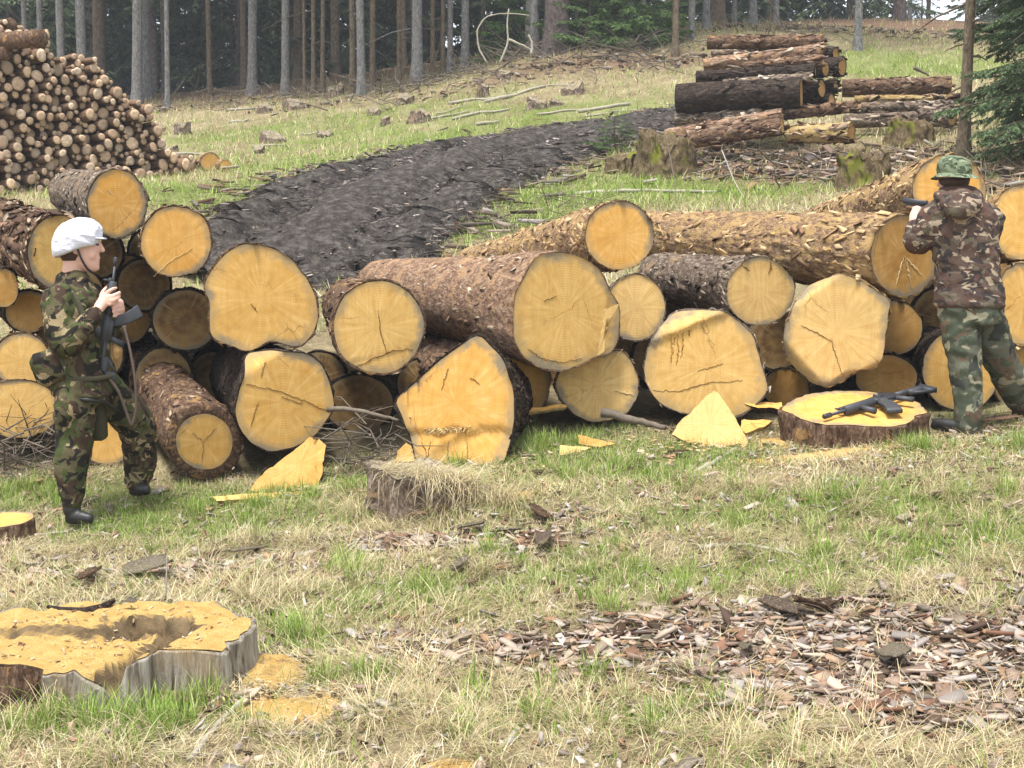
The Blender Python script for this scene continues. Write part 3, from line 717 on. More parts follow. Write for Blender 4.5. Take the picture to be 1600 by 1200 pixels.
crack('largest log', [[(825, 545), (850, 562), (880, 566), (910, 560)], [(850, 470), (870, 462)]], 1.3); crack('long flaky', [[(1412, 402), (1400, 445)], [(1414, 402), (1425, 450)], [(1412, 400), (1440, 430)]], 4, 'torn', 'saw_ridge')
crack('upright golden', [[(700, 575), (690, 610)], [(735, 590), (750, 600)], [(672, 690), (668, 725)], [(700, 690), (702, 730)], [(730, 690), (732, 730)], [(655, 690), (665, 705), (675, 730)]], 1.5)

# offcut slabs and wedges ---------------------------------------------------------
def slab(label, pts, d, thick, back=(0, 1, .1), tone='b', bark='bark_brown', name='wood_offcut', d2=None, group='sawn offcuts lying before the stack'):
    """flat sawn piece: outline given by photo pixels on a plane leaning back, real thickness behind it; base on the ground"""
    pts = np.array(pts, float); ymax = pts[:, 1].max(); c = pts.mean(0)
    nrm = np.array(back, float); nrm /= np.linalg.norm(nrm)
    base = pts[np.argmax(pts[:, 1])]; P0 = W(base[0], base[1], d)
    V = []
    for x, y in pts:
        r = ray(x, y); t = ((P0 - CP) @ nrm) / (r @ nrm); V.append(CP + t * r)
    V = np.array(V); g0 = V.mean(0)
    # subdivide outline and jitter
    dense = []
    for i in range(len(V)):
        a, b = V[i], V[(i + 1) % len(V)]; k = max(1, int(np.linalg.norm(b - a) / .02))
        for q in range(k): dense.append(a + (b - a) * q / k)
    D = np.array(dense); D += .004 * (RNG.random(D.shape) - .5) + .007 * np.c_[fbm(D[:, 0] * 30, D[:, 2] * 30, 1.), 0 * D[:, 0], fbm(D[:, 0] * 30 + 9, D[:, 2] * 30, 5.)]; n = len(D)
    F = D; Bk = D * 1.0 + nrm * thick; Bk = g0 + nrm * thick + (Bk - g0 - nrm * thick) * .93
    X, Y, A = frame(nrm); M = np.c_[X, Y, A]
    loc = lambda P: (P - g0) @ M
    j = np.arange(n); j2 = (j + 1) % n
    mid = (F + g0) / 2
    fm = npmesh('sawn_face', loc(np.concatenate([F, mid, g0[None]])), [np.c_[j, j2, n + j2, n + j], np.c_[n + j, n + j2, np.full(n, 2 * n)]])
    at = fm.attributes.new('rim', 'FLOAT', 'POINT'); at.data.foreach_set('value', np.r_[np.full(n, .8), np.full(n, .4), 0].astype(np.float32))
    sm = npmesh('side', loc(np.concatenate([F, Bk, (g0 + nrm * thick)[None]])), [np.c_[j2, j, n + j, n + j2], np.c_[n + j2, n + j, np.full(n, 2 * n)]], smooth=False)
    e = empty(name, g0, label, 'offcut', group)
    e.matrix_world = Matrix(((X[0], Y[0], A[0], g0[0]), (X[1], Y[1], A[1], g0[1]), (X[2], Y[2], A[2], g0[2]), (0, 0, 0, 1)))
    obj('sawn_face', fm, MAT['end'], e, color=TONES[tone]); obj('side', sm, MAT[bark], e, color=TONES[tone])
    return e


slab('triangular golden offcut leaning below the log with the pale slanted corner', [(388, 768), (405, 745), (484, 684), (497, 683), (508, 695), (503, 742), (495, 766)], 8.05, .10, (0, 1, -.35), 'a', 'bark_brown')
slab('pale triangular slab leaning against the resin streaked log', [(1050, 678), (1062, 660), (1115, 610), (1122, 613), (1150, 655), (1170, 692), (1110, 700), (1080, 694)], 8.1, .05, (.1, 1, -.6), 'e', 'bark_tan')
slab('small orange triangular chip right of the leaning pale slab', [(1158, 655), (1208, 657), (1195, 666), (1165, 677), (1158, 672)], 8.3, .03, (0, .5, -.9), 'c', 'bark_yellow')
slab('flat yellow wedge lying in grass left of the rifle stump', [(874, 695), (925, 699), (900, 707), (875, 711)], 7.95, .035, (0, .35, -.9), 'e', 'bark_yellow')
slab('brown shaded wedge behind the flat yellow wedge', [(903, 679), (925, 685), (962, 693), (935, 699), (905, 693)], 8.15, .035, (0, .5, -.9), 'd', 'bark_yellow')
slab('long pale split batten lying in the grass', [(908, 737), (920, 738), (985, 771), (975, 776), (905, 757)], 7.5, .03, (0, .35, -.9), 'e', 'bark_yellow')
slab('long thin orange sliver lying below the triangular offcut', [(333, 777), (400, 770), (508, 768), (500, 774), (340, 783)], 7.85, .02, (0, .3, -.9), 'b', 'bark_yellow')
slab('small golden offcut at the foot of the wedge butt', [(618, 722), (622, 705), (635, 692), (648, 700), (655, 722)], 8.15, .06, (0, 1, -.3), 'a', 'bark_brown')
slab('thin golden batten behind the wedge butt', [(822, 639), (880, 631), (886, 633), (880, 637), (824, 645)], 8.45, .02, (0, .5, -.9), 'c', 'bark_yellow')
slab('splintered batten left of the rifle stump', [(1160, 629), (1222, 629), (1224, 640), (1180, 636)], 8.45, .05, (0, .6, -.8), 'c', 'bark_dark')
slab('raised sliver stuck on the rim of the largest log', [(944, 484), (968, 474), (966, 479), (951, 492), (945, 548), (934, 556), (935, 544)], 8.31, .03, (0, 1, 0), 'e', 'bark_yellow')


def stick(label, pts, r, mat, d=None, name='stick', cat='stick', lift=.0, group=None, seg=7):
    """bent stick through photo pixels on the ground (or at given depths)"""
    P = []
    for p in pts:
        P.append(W(*p) if len(p) == 3 else G(*p) + np.array([0, 0, lift + r * .6]))
    P = np.array(P); n = max(8, len(P) * 4); s = np.linspace(0, 1, len(P)); t = np.linspace(0, 1, n)
    Q = np.c_[[np.interp(t, s, P[:, k]) for k in range(3)]].T
    for _ in range(2): Q[1:-1] = (Q[:-2] + 2 * Q[1:-1] + Q[2:]) / 4
    Q[1:-1] += r * .5 * (RNG.random((n - 2, 3)) - .5)
    mb = MB(); mb.tube(Q - Q[0], r * (1 - .45 * t), seg, jit=.25)
    o = obj(name, mb.mesh(name), MAT[mat], loc=Q[0]); return tag(o, label, cat, group)


stick('pale bare stick lying in the grass before the pale slab', [(1088, 741), (1120, 722), (1152, 703)], .018, 'branch_pale')
stick('grey branch lying beside the near sawdust stump', [(295, 1192), (340, 1135), (385, 1090), (430, 1068)], .012, 'branch_pale')
stick('thick bare branch poking out under the cracked log', [(512, 640, 8.3), (545, 638, 8.2), (590, 648, 8.1), (622, 657, 8.1)], .016, 'twig')
stick('thin pale stick under the bent-over dry grass left of the mossy stump', [(345, 783), (420, 783), (490, 786)], .009, 'branch_pale')
stick('dark reddish bark strip below the radial streaked log', [(940, 645, 8.45), (990, 655, 8.4), (1040, 668, 8.3)], .03, 'twig', cat='bark strip', name='bark_strip')
stick('long pale pole on the grass behind the orange log end', [(900, 305), (1000, 299), (1120, 302)], .03, 'branch_pale')
stick('fallen twig lying in front of the near boot', [(45, 838), (110, 832), (178, 820)], .008, 'branch_pale')
stick('grey weathered stick in the bright grass, right of the bark litter', [(1092, 858), (1150, 852), (1215, 862), (1255, 872)], .012, 'branch_pale')


# splinters on the hinge of the wedge butt
def splinters():
    mb = MB()
    for k in range(170):
        x = 665 + 125 * random.random(); y = 672 + 4 * random.random() - (x - 665) * .06
        p = W(x, y, 8.03 + .02 * random.random()); q = p + np.array([random.uniform(-.02, .02), random.uniform(-.03, -.01), random.uniform(-.025, .02)])
        mb.tube([p, (p + q) / 2 + .004, q], [.004, .003, .001], 4)
    tag(obj('splinter_fringe', mb.mesh('splinter_fringe'), MAT['torn']), 'fringe of torn wood fibres across the wedge butt', 'splinters', kind='stuff')


splinters()


# ------------------------------------------------------------------ stumps
def stump(label, top, rx, ry, h, mat, tone='a', tilt=(0, 0), flare=.25, name='stump', seg=96, rough=.02, hollow=None, topmat='end', wob=.05, notch=None, group=None, rim=.05, butt=3.0):
    LOGN[0] += 1; sd = LOGN[0] * 3.7; a = np.arange(seg) / seg * 2 * math.pi
    w = 1 + wob * fbm(np.cos(a) * 1.8 + sd, np.sin(a) * 1.8, sd) + .4 * wob * np.abs(vnoise(np.cos(a) * butt + sd, np.sin(a) * butt, sd))
    ox, oy = rx * w * np.cos(a), ry * w * np.sin(a)
    if notch:
        for na, nw, dep in notch:
            k = 1 - dep * np.exp(-(((a - na + math.pi) % (2 * math.pi) - math.pi) / nw) ** 2); ox *= k; oy *= k

    def tz(x, y): 
        z = x * tilt[0] + y * tilt[1] + .004 * fbm(x * 9 + sd, y * 9, 3.) 
        if hollow is not None: z = z + hollow(x, y)
        return z
    rings = np.linspace(0, 1, 34)[1:]; V = [[[0, 0, tz(np.zeros(1), np.zeros(1))[0]]]]; ra = [np.zeros(1)]
    for t in rings:
        k = t * (1 - rim); V.append(np.c_[ox * k, oy * k, tz(ox * k, oy * k)]); ra.append(np.full(seg, t))
    V = np.concatenate(V); n = len(rings); j = np.arange(seg); j2 = (j + 1) % seg
    fm = npmesh('cut_top', V, [gridfaces(n, seg, True, 1), np.c_[np.zeros(seg, int), 1 + j2, 1 + j]])
    at = fm.attributes.new('rim', 'FLOAT', 'POINT'); at.data.foreach_set('value', np.concatenate(ra).astype(np.float32))
    ztop = tz(ox, oy); B = [np.c_[V[-seg:, :2] * .99, V[-seg:, 2] - .004]]; nh = 22
    for i in range(nh):
        q = i / (nh - 1); z = ztop * (1 - q) + (-h) * q
        f = 1 + flare * q ** 1.7 * (1 + .5 * fbm(np.cos(a) * 2.5 + sd, np.sin(a) * 2.5, 9.))
        nz = fbm(np.cos(a) * rx * 24 + sd, np.sin(a) * rx * 24, q * h * 7, 3)
        f = f + rough * nz / rx * .5
        B.append(np.c_[ox * f, oy * f, z - (.005 if i == 0 else 0)])
    nb = len(B); bmk = npmesh('bark', np.concatenate(B), gridfaces(nb, seg, True))
    e = empty(name, top, label, 'stump', group)
    obj('cut_top', fm, MAT[topmat], e, color=TONES[tone]); obj('bark', bmk, MAT[mat], e)
    return e


S1 = W(1335, 638, 8.12)
stump('fresh stump with a black rifle lying on its golden top', S1, .395, .36, .36, 'bark_brown', 'c', tilt=(.02, .155), flare=-.04, wob=.16, rough=.06, rim=.03, butt=6)
_s3 = W(165, 992, 5.1); 


def hol3(x, y):
    r = np.hypot((x - .12 + .05 * vnoise(y * 14, 3.)) / .15, (y - .09 + .04 * vnoise(x * 14, 1.)) / .08) + .25 * vnoise(x * 22, y * 22, 4.); cle = np.exp(-((x - .22 - .35 * (y + .1)) / .05) ** 2) * (y < .06)
    lev = np.maximum(.045 * np.clip((x - .16 + .03 * vnoise(y * 20, 1.)) / .03, 0, 1), .035 * np.clip((y - .02 + .04 * vnoise(x * 13, 5.)) / .03, 0, 1)) - .02
    return lev - .12 * np.exp(-np.maximum(r, 0) ** 6) - .10 * cle + .014 * fbm(x * 18 + y * 9, y * 18 - x * 9, 1.) + .016 * np.clip(np.hypot(x / .55, y / .4) - .8, 0, 1) * 5 * vnoise(np.arctan2(y, x) * 9, 2., 3.)


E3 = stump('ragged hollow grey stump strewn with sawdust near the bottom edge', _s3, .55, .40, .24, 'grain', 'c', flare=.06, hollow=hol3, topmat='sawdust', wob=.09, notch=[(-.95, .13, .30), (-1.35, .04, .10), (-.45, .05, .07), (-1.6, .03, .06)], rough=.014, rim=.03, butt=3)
# bark still clinging to the front left of the ragged stump
mb = MB(); a = np.linspace(-2.55, -1.75, 26); zz = np.linspace(.005, -.22, 12)
pts = np.array([[(.565 * 1.05) * math.cos(t) + .012 * vnoise(t * 9, z * 30), (.415 * 1.05) * math.sin(t) + .012 * vnoise(t * 13, z * 40, 3), z + .012 * vnoise(t * 7, 2)] for z in zz for t in a])
mb.add(pts, gridfaces(12, 26)); mb.add(pts * np.array([.93, .93, 1]), gridfaces(12, 26))
obj('bark_plate', mb.mesh('bark_plate'), MAT['bark_brown'], E3)
# curled bark rim piece lying on its top
P = [W(75, 948, 5.45), W(95, 955, 5.4), W(130, 957, 5.35), W(160, 950, 5.4), W(178, 938, 5.45)]
mb = MB(); mb.tube(np.array(P) - P[0], [.008, .02, .022, .018, .01], 8, flat=((0, 1, 0), .5), jit=.3)
tag(obj('bark_strip', mb.mesh('bark_strip'), MAT['bark_dark'], loc=P[0]), 'curled dark bark rim lying on the hollow sawdust stump', 'bark strip')
_s2 = W(655, 738, 7.45)
stump('old mossy stump overhung by bleached dry grass', _s2, .27, .24, .34, 'bark_grey', 'd', tilt=(-.12, .02), flare=.2, topmat='weathered', wob=.3, rough=.09, rim=.05, hollow=lambda x, y: .05 * fbm(x * 8, y * 8, 2.))
stump('freshly cut stump at the picture edge beside the near boot', W(2, 812, 7.35), .165, .15, .2, 'bark_brown', 'c', tilt=(.05, .1), flare=.1, rough=.02, rim=.03)
for lab, px, py, w, hh, mt, tn in [
    ('tall rotten tan stump beside the little spruce sapling', 1035, 275, 34, 52, 'bark_moss', 'd'), ('moss-topped stump behind the sloping upper log', 1348, 292, 32, 44, 'bark_moss', 'd'),
    ('low mossy stump beside the small log heap', 1425, 225, 30, 30, 'bark_moss', 'd'), ('dark hollow stump root left of the tan stump', 975, 268, 22, 22, 'bark_moss', 'd')]:
    g = G(px, py); m = np.linalg.norm(g - CP) / FPX
    stump(lab, g + np.array([0, 0, hh * m]), w * m, w * m * .9, hh * m + .2, mt, tn, flare=.35, topmat='bark_moss', wob=.45, rough=.16, seg=60, hollow=lambda x, y, q=px, k=hh * m: .5 * k * fbm(x * 9 + q, y * 9, 1.), tilt=(random.uniform(-.3, .3), .2))
for px, py, w, hh in [(635, 160, 12, 10), (585, 180, 10, 9), (602, 195, 6, 10), (657, 190, 13, 14), (755, 150, 9, 14), (895, 145, 15, 12), (840, 168, 12, 12), (870, 165, 8, 7), (428, 222, 18, 10), (285, 210, 10, 16),
                      (265, 238, 9, 8), (525, 150, 14, 12), (415, 175, 10, 8), (460, 170, 14, 10), (250, 205, 8, 9), (405, 238, 8, 8), (508, 215, 10, 9), (790, 120, 10, 8)]:
    g = G(px, py); m = np.linalg.norm(g - CP) / FPX
    stump('small grey weathered stump on the cleared slope', g + np.array([0, 0, hh * m]), w * m, w * m * .9, hh * m + .25, 'bark_grey', 'd', flare=.6, topmat='weathered', wob=.5, rough=.12, seg=36, hollow=lambda x, y, q=px, k=hh * m: .7 * k * fbm(x * 9 + q, y * 9, 1.), tilt=(random.uniform(-.4, .4), .3), group='old stumps on the slope')

# ------------------------------------------------------------------ big woodpile of thin poles (left)
def woodpile():
    A = G(0, 305); A = W(0, 305, 19); Bp = W(245, 277, 20.7)
    dirx = (Bp - A); dirx[2] = 0; dirx /= np.linalg.norm(dirx); nrm = np.array([dirx[1], -dirx[0], 0]); nrm *= np.sign(-nrm[1])   # towards the viewer
    # outline in wall coordinates
    def wall(px, py):
        r = ray(px, py); t = ((A - CP) @ nrm) / (r @ nrm); P = CP + t * r; return (P - A) @ dirx, P[2]
    prof = np.array([wall(*p) for p in [(-60, 20), (0, 32), (72, 46), (80, 82), (136, 84), (163, 104), (188, 138), (212, 155), (243, 174), (250, 205), (258, 238), (300, 243), (318, 252)]])
    base = np.array([wall(*p) for p in [(-60, 312), (0, 306), (100, 298), (230, 278), (320, 270)]])
    C = []
    def ok(x, z, r, tol=.88):
        if not C: return True
        a = np.array(CA[:len(C)]) if False else CB[:len(C)]
        return not ((a[:, 0] - x) ** 2 + (a[:, 1] - z) ** 2 < ((a[:, 2] + r) * tol) ** 2).any()
    CB = np.zeros((4000, 3))
    rng = np.random.default_rng(3)
    for r0, r1, tries in [(.085, .105, 45), (.072, .085, 160), (.06, .072, 900), (.05, .06, 4000), (.04, .05, 9000), (.029, .04, 14000)]:
        for _ in range(tries):
            x = rng.uniform(-.5, prof[-1, 0]); r = rng.uniform(r0, r1)
            z0 = np.interp(x, base[:, 0], base[:, 1]); z1 = np.interp(x, prof[:, 0], prof[:, 1])
            if z1 - r < z0 + r * .6: continue
            z = rng.uniform(z0 + r * .8, z1 - r * .7)
            if ok(x, z, r): CB[len(C)] = (x, z, r); C.append((x, z, r))
    # shared pole meshes: mantle with bark, both ends cut
    protos = []
    for k in range(8):
        seg = 14; a = np.arange(seg) / seg * 2 * math.pi; w = 1 + .10 * fbm(np.cos(a) * 1.5 + k * 9, np.sin(a) * 1.5, k)
        V = [[[0, 0, 0]]]; L = 2.0
        for rr, z in ((.45, .0), (.93, .0), (1.0, .012), (1.0, .4), (.97, 1.0), (.94, 1.6), (.9, L)):
            nz = 1 + (.05 * vnoise(np.cos(a) * 4 + k, np.sin(a) * 4, z * 5) if z > .3 else 0)
            V.append(np.c_[np.cos(a) * w * rr * nz, np.sin(a) * w * rr * nz, np.full(seg, z)])
        V.append([[0, 0, L]]); V = np.concatenate(V); j = np.arange(seg); j2 = (j + 1) % seg
        T = np.concatenate([np.c_[np.zeros(seg, int), 1 + j2, 1 + j], np.c_[np.full(seg, 1 + 7 * seg), 1 + 6 * seg + j, 1 + 6 * seg + j2]])
        Q = gridfaces(7, seg, True, 1)
        me = npmesh('pole', V, [Q, T]); me.materials.append(MAT['pole_end']); me.materials.append(MAT['bark_pink'])
        mi = np.r_[np.where(np.arange(len(Q)) < seg, 0, 1), np.zeros(len(T), int)].astype(np.int32); me.polygons.foreach_set('material_index', mi)
        at = me.attributes.new('rim', 'FLOAT', 'POINT'); at.data.foreach_set('value', np.r_[0, np.full(seg, .4), np.full(seg, .8), np.ones(5 * seg), 0].astype(np.float32))
        protos.append(me)
    C.sort(key=lambda c: -c[2])
    print('poles', len(C))
    lab = 'thin round pole stacked in the tall pile of pole ends'
    for i, (x, z, r) in enumerate(C[:300]):
        P = A + dirx * x; P[2] = z; P = P + nrm * rng.uniform(-.16, .16)
        ax = -nrm + np.array([rng.normal(0, .11), rng.normal(0, .05), rng.normal(0, .06)]); X, Y, Az = frame(ax)
        o = bpy.data.objects.new('pole', protos[i % 8]); COL.objects.link(o); ro = rng.uniform(0, 6.28); sq = rng.uniform(.78, 1.05); cx = X * math.cos(ro) + Y * math.sin(ro); cy = np.cross(Az, cx)
        o.matrix_world = Matrix(((cx[0] * r, cy[0] * r * sq, Az[0], P[0]), (cx[1] * r, cy[1] * r * sq, Az[1], P[1]), (cx[2] * r, cy[2] * r * sq, Az[2], P[2]), (0, 0, 0, 1)))
        k = rng.choice([.6, .8, .9, 1.05, 1.2]) * rng.uniform(.85, 1.15); warm = rng.uniform(0, 1)
        o.color = (.58 * k, (.40 + .06 * warm) * k, (.25 + .09 * warm) * k, 1)
        tag(o, lab, 'log', 'poles in the tall woodpile')
    VV = []; QQ = []; TT = []; nn = 0; mi = []
    for (x, z, r) in C[300:]:
        P = A + dirx * x; P[2] = z; P = P + nrm * rng.uniform(-.12, .12); X, Y, Az = frame(-nrm + rng.normal(0, .05, 3)); a = np.arange(9) / 9 * 2 * math.pi
        rg = [P + Az * q + r * k * (np.cos(a)[:, None] * X + np.sin(a)[:, None] * Y) for k, q in ((.92, 0), (1, .01), (.95, 1.9))]; VV += rg + [P[None]]; j = np.arange(9); j2 = (j + 1) % 9
        QQ.append(gridfaces(3, 9, True, nn)); TT.append(np.c_[np.full(9, nn + 27), nn + j2, nn + j]); nn += 28
    if nn:
        me = npmesh('small_poles', np.concatenate(VV), [np.concatenate(QQ), np.concatenate(TT)]); me.materials.append(MAT['bark_brown']); me.materials.append(MAT['pole_end'])
        me.polygons.foreach_set('material_index', np.r_[np.zeros(18 * len(QQ), int), np.ones(9 * len(TT), int)].astype(np.int32))
        o = obj('small_poles', me, None, color=(.40, .28, .18)); tag(o, 'thinnest poles filling gaps in the tall pole pile', 'poles', kind='stuff')
    # dark core behind the ends: poles of the next rows
    # loose poles lying on top, seen from the side
    for k, (p, q, r) in enumerate([((-20, 66, 18.7), (66, 60, 18.3), .115), ((-30, 50, 19.2), (18, 38, 18.9), .09), ((-30, 92, 18.9), (12, 82, 18.5), .09)]):
        mb = MB(); Pp = W(*p); Qq = W(*q); t = np.linspace(0, 1, 8)[:, None]; mb.tube((Pp * (1 - t) + Qq * t) - Pp, r, 14, jit=.12)
        tag(obj('pole', mb.mesh('pole'), MAT['bark_brown'], loc=Pp), ['thick bark-covered pole lying crosswise on top of the pole pile', 'topmost stubby pole on the crest of the pole pile', 'short pole lying crosswise below the crest of the pole pile'][k], 'log')
    # fresh thicker rounds at the foot of the pile
    for lab, c, d, rr in [('thick orange round block at the foot of the pole pile', (328, 253), 21.2, (15, 15)), ('small pale round block beside the thick orange block', (352, 259), 21.0, (9, 10))]:
        log(lab, c, d, (c[0] - 12, c[1] - 1), d + .5, .1, rr, 'a', 'bark_tan', seg=40, nl=8, flakes=0, name='wood_block', cat='wood block', group=None)


n_ = NT('weathered_pole_end', .85, .1); v_ = n_.vec((1, 1, 1)); f_ = n_.noise(v_, 2.2, 4, .6)
c_ = n_.mix(n_.ramp(f_, [(.35, 0.0), (.7, .7)]), n_.info().outputs['Color'], (.33, .22, .13))
c_ = n_.mix(n_.ramp(n_.attr('rim').outputs['Fac'], [(.82, 0.0), (.97, .8)]), c_, (.10, .06, .035)); n_.col(c_); MAT['pole_end'] = n_.m
woodpile()

# ------------------------------------------------------------------ heap of side-on logs (right, up the slope)
n_side = 0


def sidelog(label, p, q, rpx, bark, d0=20.3, dz=-.5, tone='d', group='logs in the dark heap up the slope'):
    """long side seen; right end q is dz nearer"""
    d1 = d0 + dz; r = rpx * d1 / FPX
    log(label, q, d1, p, d0, r * .9, r, tone, bark, seg=40, nl=34, rim=.1, rough=.014, flare=.2, wob=.08, flakes=120, fsize=1.6, group=group)


SD = [('topmost brown log of the dark heap', (1106, 66), (1284, 66), 12, 'bark_brown', 20.6), ('short grey log tucked under the topmost log of the heap', (1114, 84), (1200, 82), 8, 'bark_grey', 21),
      ('sloping log with orange scraped flank in the heap', (1100, 101), (1284, 79), 11, 'bark_pink', 20.4), ('slim dark log below the scraped log in the heap', (1160, 104), (1286, 94), 9, 'bark_brown', 20.2),
      ('long thin dark log above the thickest heap log', (1088, 120), (1274, 110), 10, 'bark_dark', 20.2), ('pale-topped thin log lying against the thickest heap log', (1130, 133), (1268, 122), 9, 'bark_grey', 20.0),
      ('thickest near-black log of the heap', (1058, 154), (1252, 146), 26, 'bark_dark', 19.9), ('grey log squeezed under the thickest heap log', (1055, 188), (1190, 180), 11, 'bark_grey', 20.0),
      ('reddish pole at the foot of the heap, upper of two', (1040, 212), (1222, 181), 11, 'bark_pink', 19.5), ('reddish pole at the foot of the heap, lower of two', (1078, 219), (1222, 197), 14, 'bark_brown', 19.2),
      ('thin log jutting right from under the thickest heap log', (1200, 181), (1338, 166), 10, 'bark_brown', 19.6), ('smooth peeled yellow log lying before the heap', (1232, 210), (1330, 207), 16, 'bark_yellow', 18.9),
      ('back row log end beside the topmost heap logs', (1230, 88), (1306, 84), 11, 'bark_dark', 21.5), ('round dark back row log end behind the scraped log', (1235, 108), (1316, 104), 15, 'bark_dark', 21.2),
      ('back row log end under the round dark one', (1215, 112), (1290, 108), 12, 'bark_dark', 21), ('back row log end level with the thickest log', (1200, 148), (1284, 138), 15, 'bark_dark', 20.8), ('back row log end beside the heap foot', (1210, 150), (1306, 134), 11, 'bark_dark', 21.2),
      ('dark back row log end low in the heap', (1220, 168), (1300, 158), 12, 'bark_dark', 20.9)]
for lab, p, q, r, b, d in SD: sidelog(lab, p, q, r, b, d)
for lab, p, q, r, b, d in [('long brown log behind the slim spruce trunk, top of its row', (1316, 138), (1485, 134), 15, 'bark_brown', 21.6), ('long thin orange log behind the slim spruce trunk', (1335, 156), (1500, 153), 7, 'bark_yellow', 21),
                           ('long grey log under the thin orange log', (1345, 169), (1490, 166), 9, 'bark_grey', 20.8), ('pale grey log lowest in its row near the slim spruce', (1318, 190), (1492, 182), 12, 'bark_grey', 20.6), ('stub log end beside the slim spruce trunk', (1440, 182), (1488, 182), 16, 'bark_grey', 20.2)]:
    sidelog(lab, p, q, r, b, d, -.3, group='logs lying right of the dark heap')


# ------------------------------------------------------------------ conifers
def branch_arr(L, droop, seed, dens=1.0, leafy=True, fine=1.0):
    """one spruce bough along +x: (V,T,col)"""
    rng = np.random.default_rng(seed); V = []; T = []; Cc = []; n = 0
    N = 9; t = np.linspace(0, 1, N); ax = np.c_[t * L, np.zeros(N), -droop * L * t ** 1.5 + .12 * L * t ** 3]
    for k in range(3):                                       # thin three-sided stem
        a = k * 2.094; b = (k + 1) * 2.094; r = .012 * L * (1 - .8 * t)
        P = np.concatenate([ax + np.c_[0 * t, np.cos(a) * r, np.sin(a) * r], ax + np.c_[0 * t, np.cos(b) * r, np.sin(b) * r]])
        i = np.arange(N - 1); V.append(P); T.append(np.concatenate([np.c_[i, i + 1, N + i], np.c_[i + 1, N + i + 1, N + i]]) + n); n += 2 * N; Cc.append(np.tile([.06, .045, .035], (2 * N, 1)))
    if leafy:
        M = int(34 * dens); s = rng.uniform(.12, 1, M); side = np.where(rng.random(M) < .5, -1, 1)
        for q, sd in zip(s, side):
            p = np.array([np.interp(q, t, ax[:, k]) for k in range(3)]); ln = L * (.42 * (1 - q) + .10) * rng.uniform(.6, 1.15)
            yaw = sd * rng.uniform(.7, 1.15); d = np.array([math.cos(yaw), math.sin(yaw), -rng.uniform(.15, .75)]); d /= np.linalg.norm(d)
            K = max(4, int(13 * dens)); u = rng.uniform(0, 1, K)
            b0 = p + d * (u * ln)[:, None]; w = np.cross(d, [0, 0, 1]); w /= np.linalg.norm(w) + 1e-9
            sg = np.where(rng.random(K) < .5, -1, 1)
            nd = d * rng.uniform(.5, 1.2, K)[:, None] + w * (sg * rng.uniform(.2, 1, K))[:, None] + np.array([0, 0, 1]) * rng.uniform(-.7, .15, K)[:, None]
            nl = fine * L * .06 * rng.uniform(.7, 1.5, K) * (1 - .4 * u)
            tip = b0 + nd * nl[:, None]; perp = np.cross(nd, rng.normal(size=(K, 3))); perp /= np.linalg.norm(perp, axis=1)[:, None] + 1e-9
            wd = fine * L * .013 * rng.uniform(.7, 1.3, K)
            P = np.concatenate([b0 + perp * wd[:, None], b0 - perp * wd[:, None], tip]); i = np.arange(K)
            V.append(P); T.append(np.c_[i, K + i, 2 * K + i] + n); n += 3 * K
            g = rng.uniform(.6, 1.3); Cc.append(np.tile(np.array([.075, .105, .05]) * g, (3 * K, 1)))
    return np.concatenate(V), np.concatenate(T), np.concatenate(Cc)


def crown_mesh(name, h0, h1, rmax, nb, seed, dens=1.0, droop=.45, tint=(1, 1, 1), shape=1.0, fine=1.0):
    rng = np.random.default_rng(seed); lib = [branch_arr(1.0, droop * rng.uniform(.6, 1.3), seed * 10 + k, dens, True, fine) for k in range(5)]
    mb = MB()
    for k in range(nb):
        q = (k + rng.random()) / nb; h = h0 + (h1 - h0) * q ** .9; L = rmax * (1 - q) ** shape * rng.uniform(.7, 1.12) + .15
        V, T, c = lib[rng.integers(5)]; a = rng.uniform(0, 6.283); up = rng.uniform(-.15, .2) + .35 * q
        P = V * L; x = P[:, 0] * math.cos(up) - P[:, 2] * math.sin(up); z = P[:, 0] * math.sin(up) + P[:, 2] * math.cos(up); y = P[:, 1]
        P = np.c_[x * math.cos(a) - y * math.sin(a), x * math.sin(a) + y * math.cos(a), z + h]
        mb.add(P, T=T, col=c * np.array(tint) * rng.uniform(.75, 1.25))
    return mb.mesh(name, smooth=False)


CROWN_HI = [crown_mesh('crown', 8.5, 22, 3.2, 70, 11 + k, .8) for k in range(3)]
CROWN_LOW = [crown_mesh('crown', .6, 13, 3.0, 95, 21 + k, .9, .55) for k in range(3)]
CROWN_GREEN = [crown_mesh('crown', .15, 3.4, 1.25, 60, 31 + k, .9, .3, (1.5, 1.75, 1.1)) for k in range(2)]


def trunk_mesh(h, r, seed, lean=(0, 0), seg=14, rt=.25, stubs=14, zstub=(1, 9)):
    rng = np.random.default_rng(seed); n = 16; q = np.linspace(0, 1, n) ** 1.6; a = np.arange(seg) / seg * 2 * math.pi; V = []
    for t in q:
        z = -.4 + (h + .4) * t; f = r * (1 - (1 - rt) * t) + r * .55 * math.exp(-max(z, 0) / .22)
        f = f * (1 + .05 * vnoise(np.cos(a) * 2 + seed, np.sin(a) * 2, z * .8)); V.append(np.c_[np.cos(a) * f + lean[0] * z, np.sin(a) * f + lean[1] * z, np.full(seg, z)])
    mb = MB(); mb.add(np.concatenate(V), gridfaces(n, seg, True))
    for k in range(stubs):
        z = rng.uniform(*zstub); a = rng.uniform(0, 6.28); l = rng.uniform(.1, .9) * (2.2 if rng.random() < .25 else .6); b = np.array([lean[0] * z, lean[1] * z, z])
        d = np.array([math.cos(a), math.sin(a), rng.uniform(-.35, .2)]); mb.tube([b, b + d * l * .5, b + d * l + np.array([0, 0, -.12 * l])], [.016, .011, .004], 4, cap=False)
    return mb.mesh('trunk')


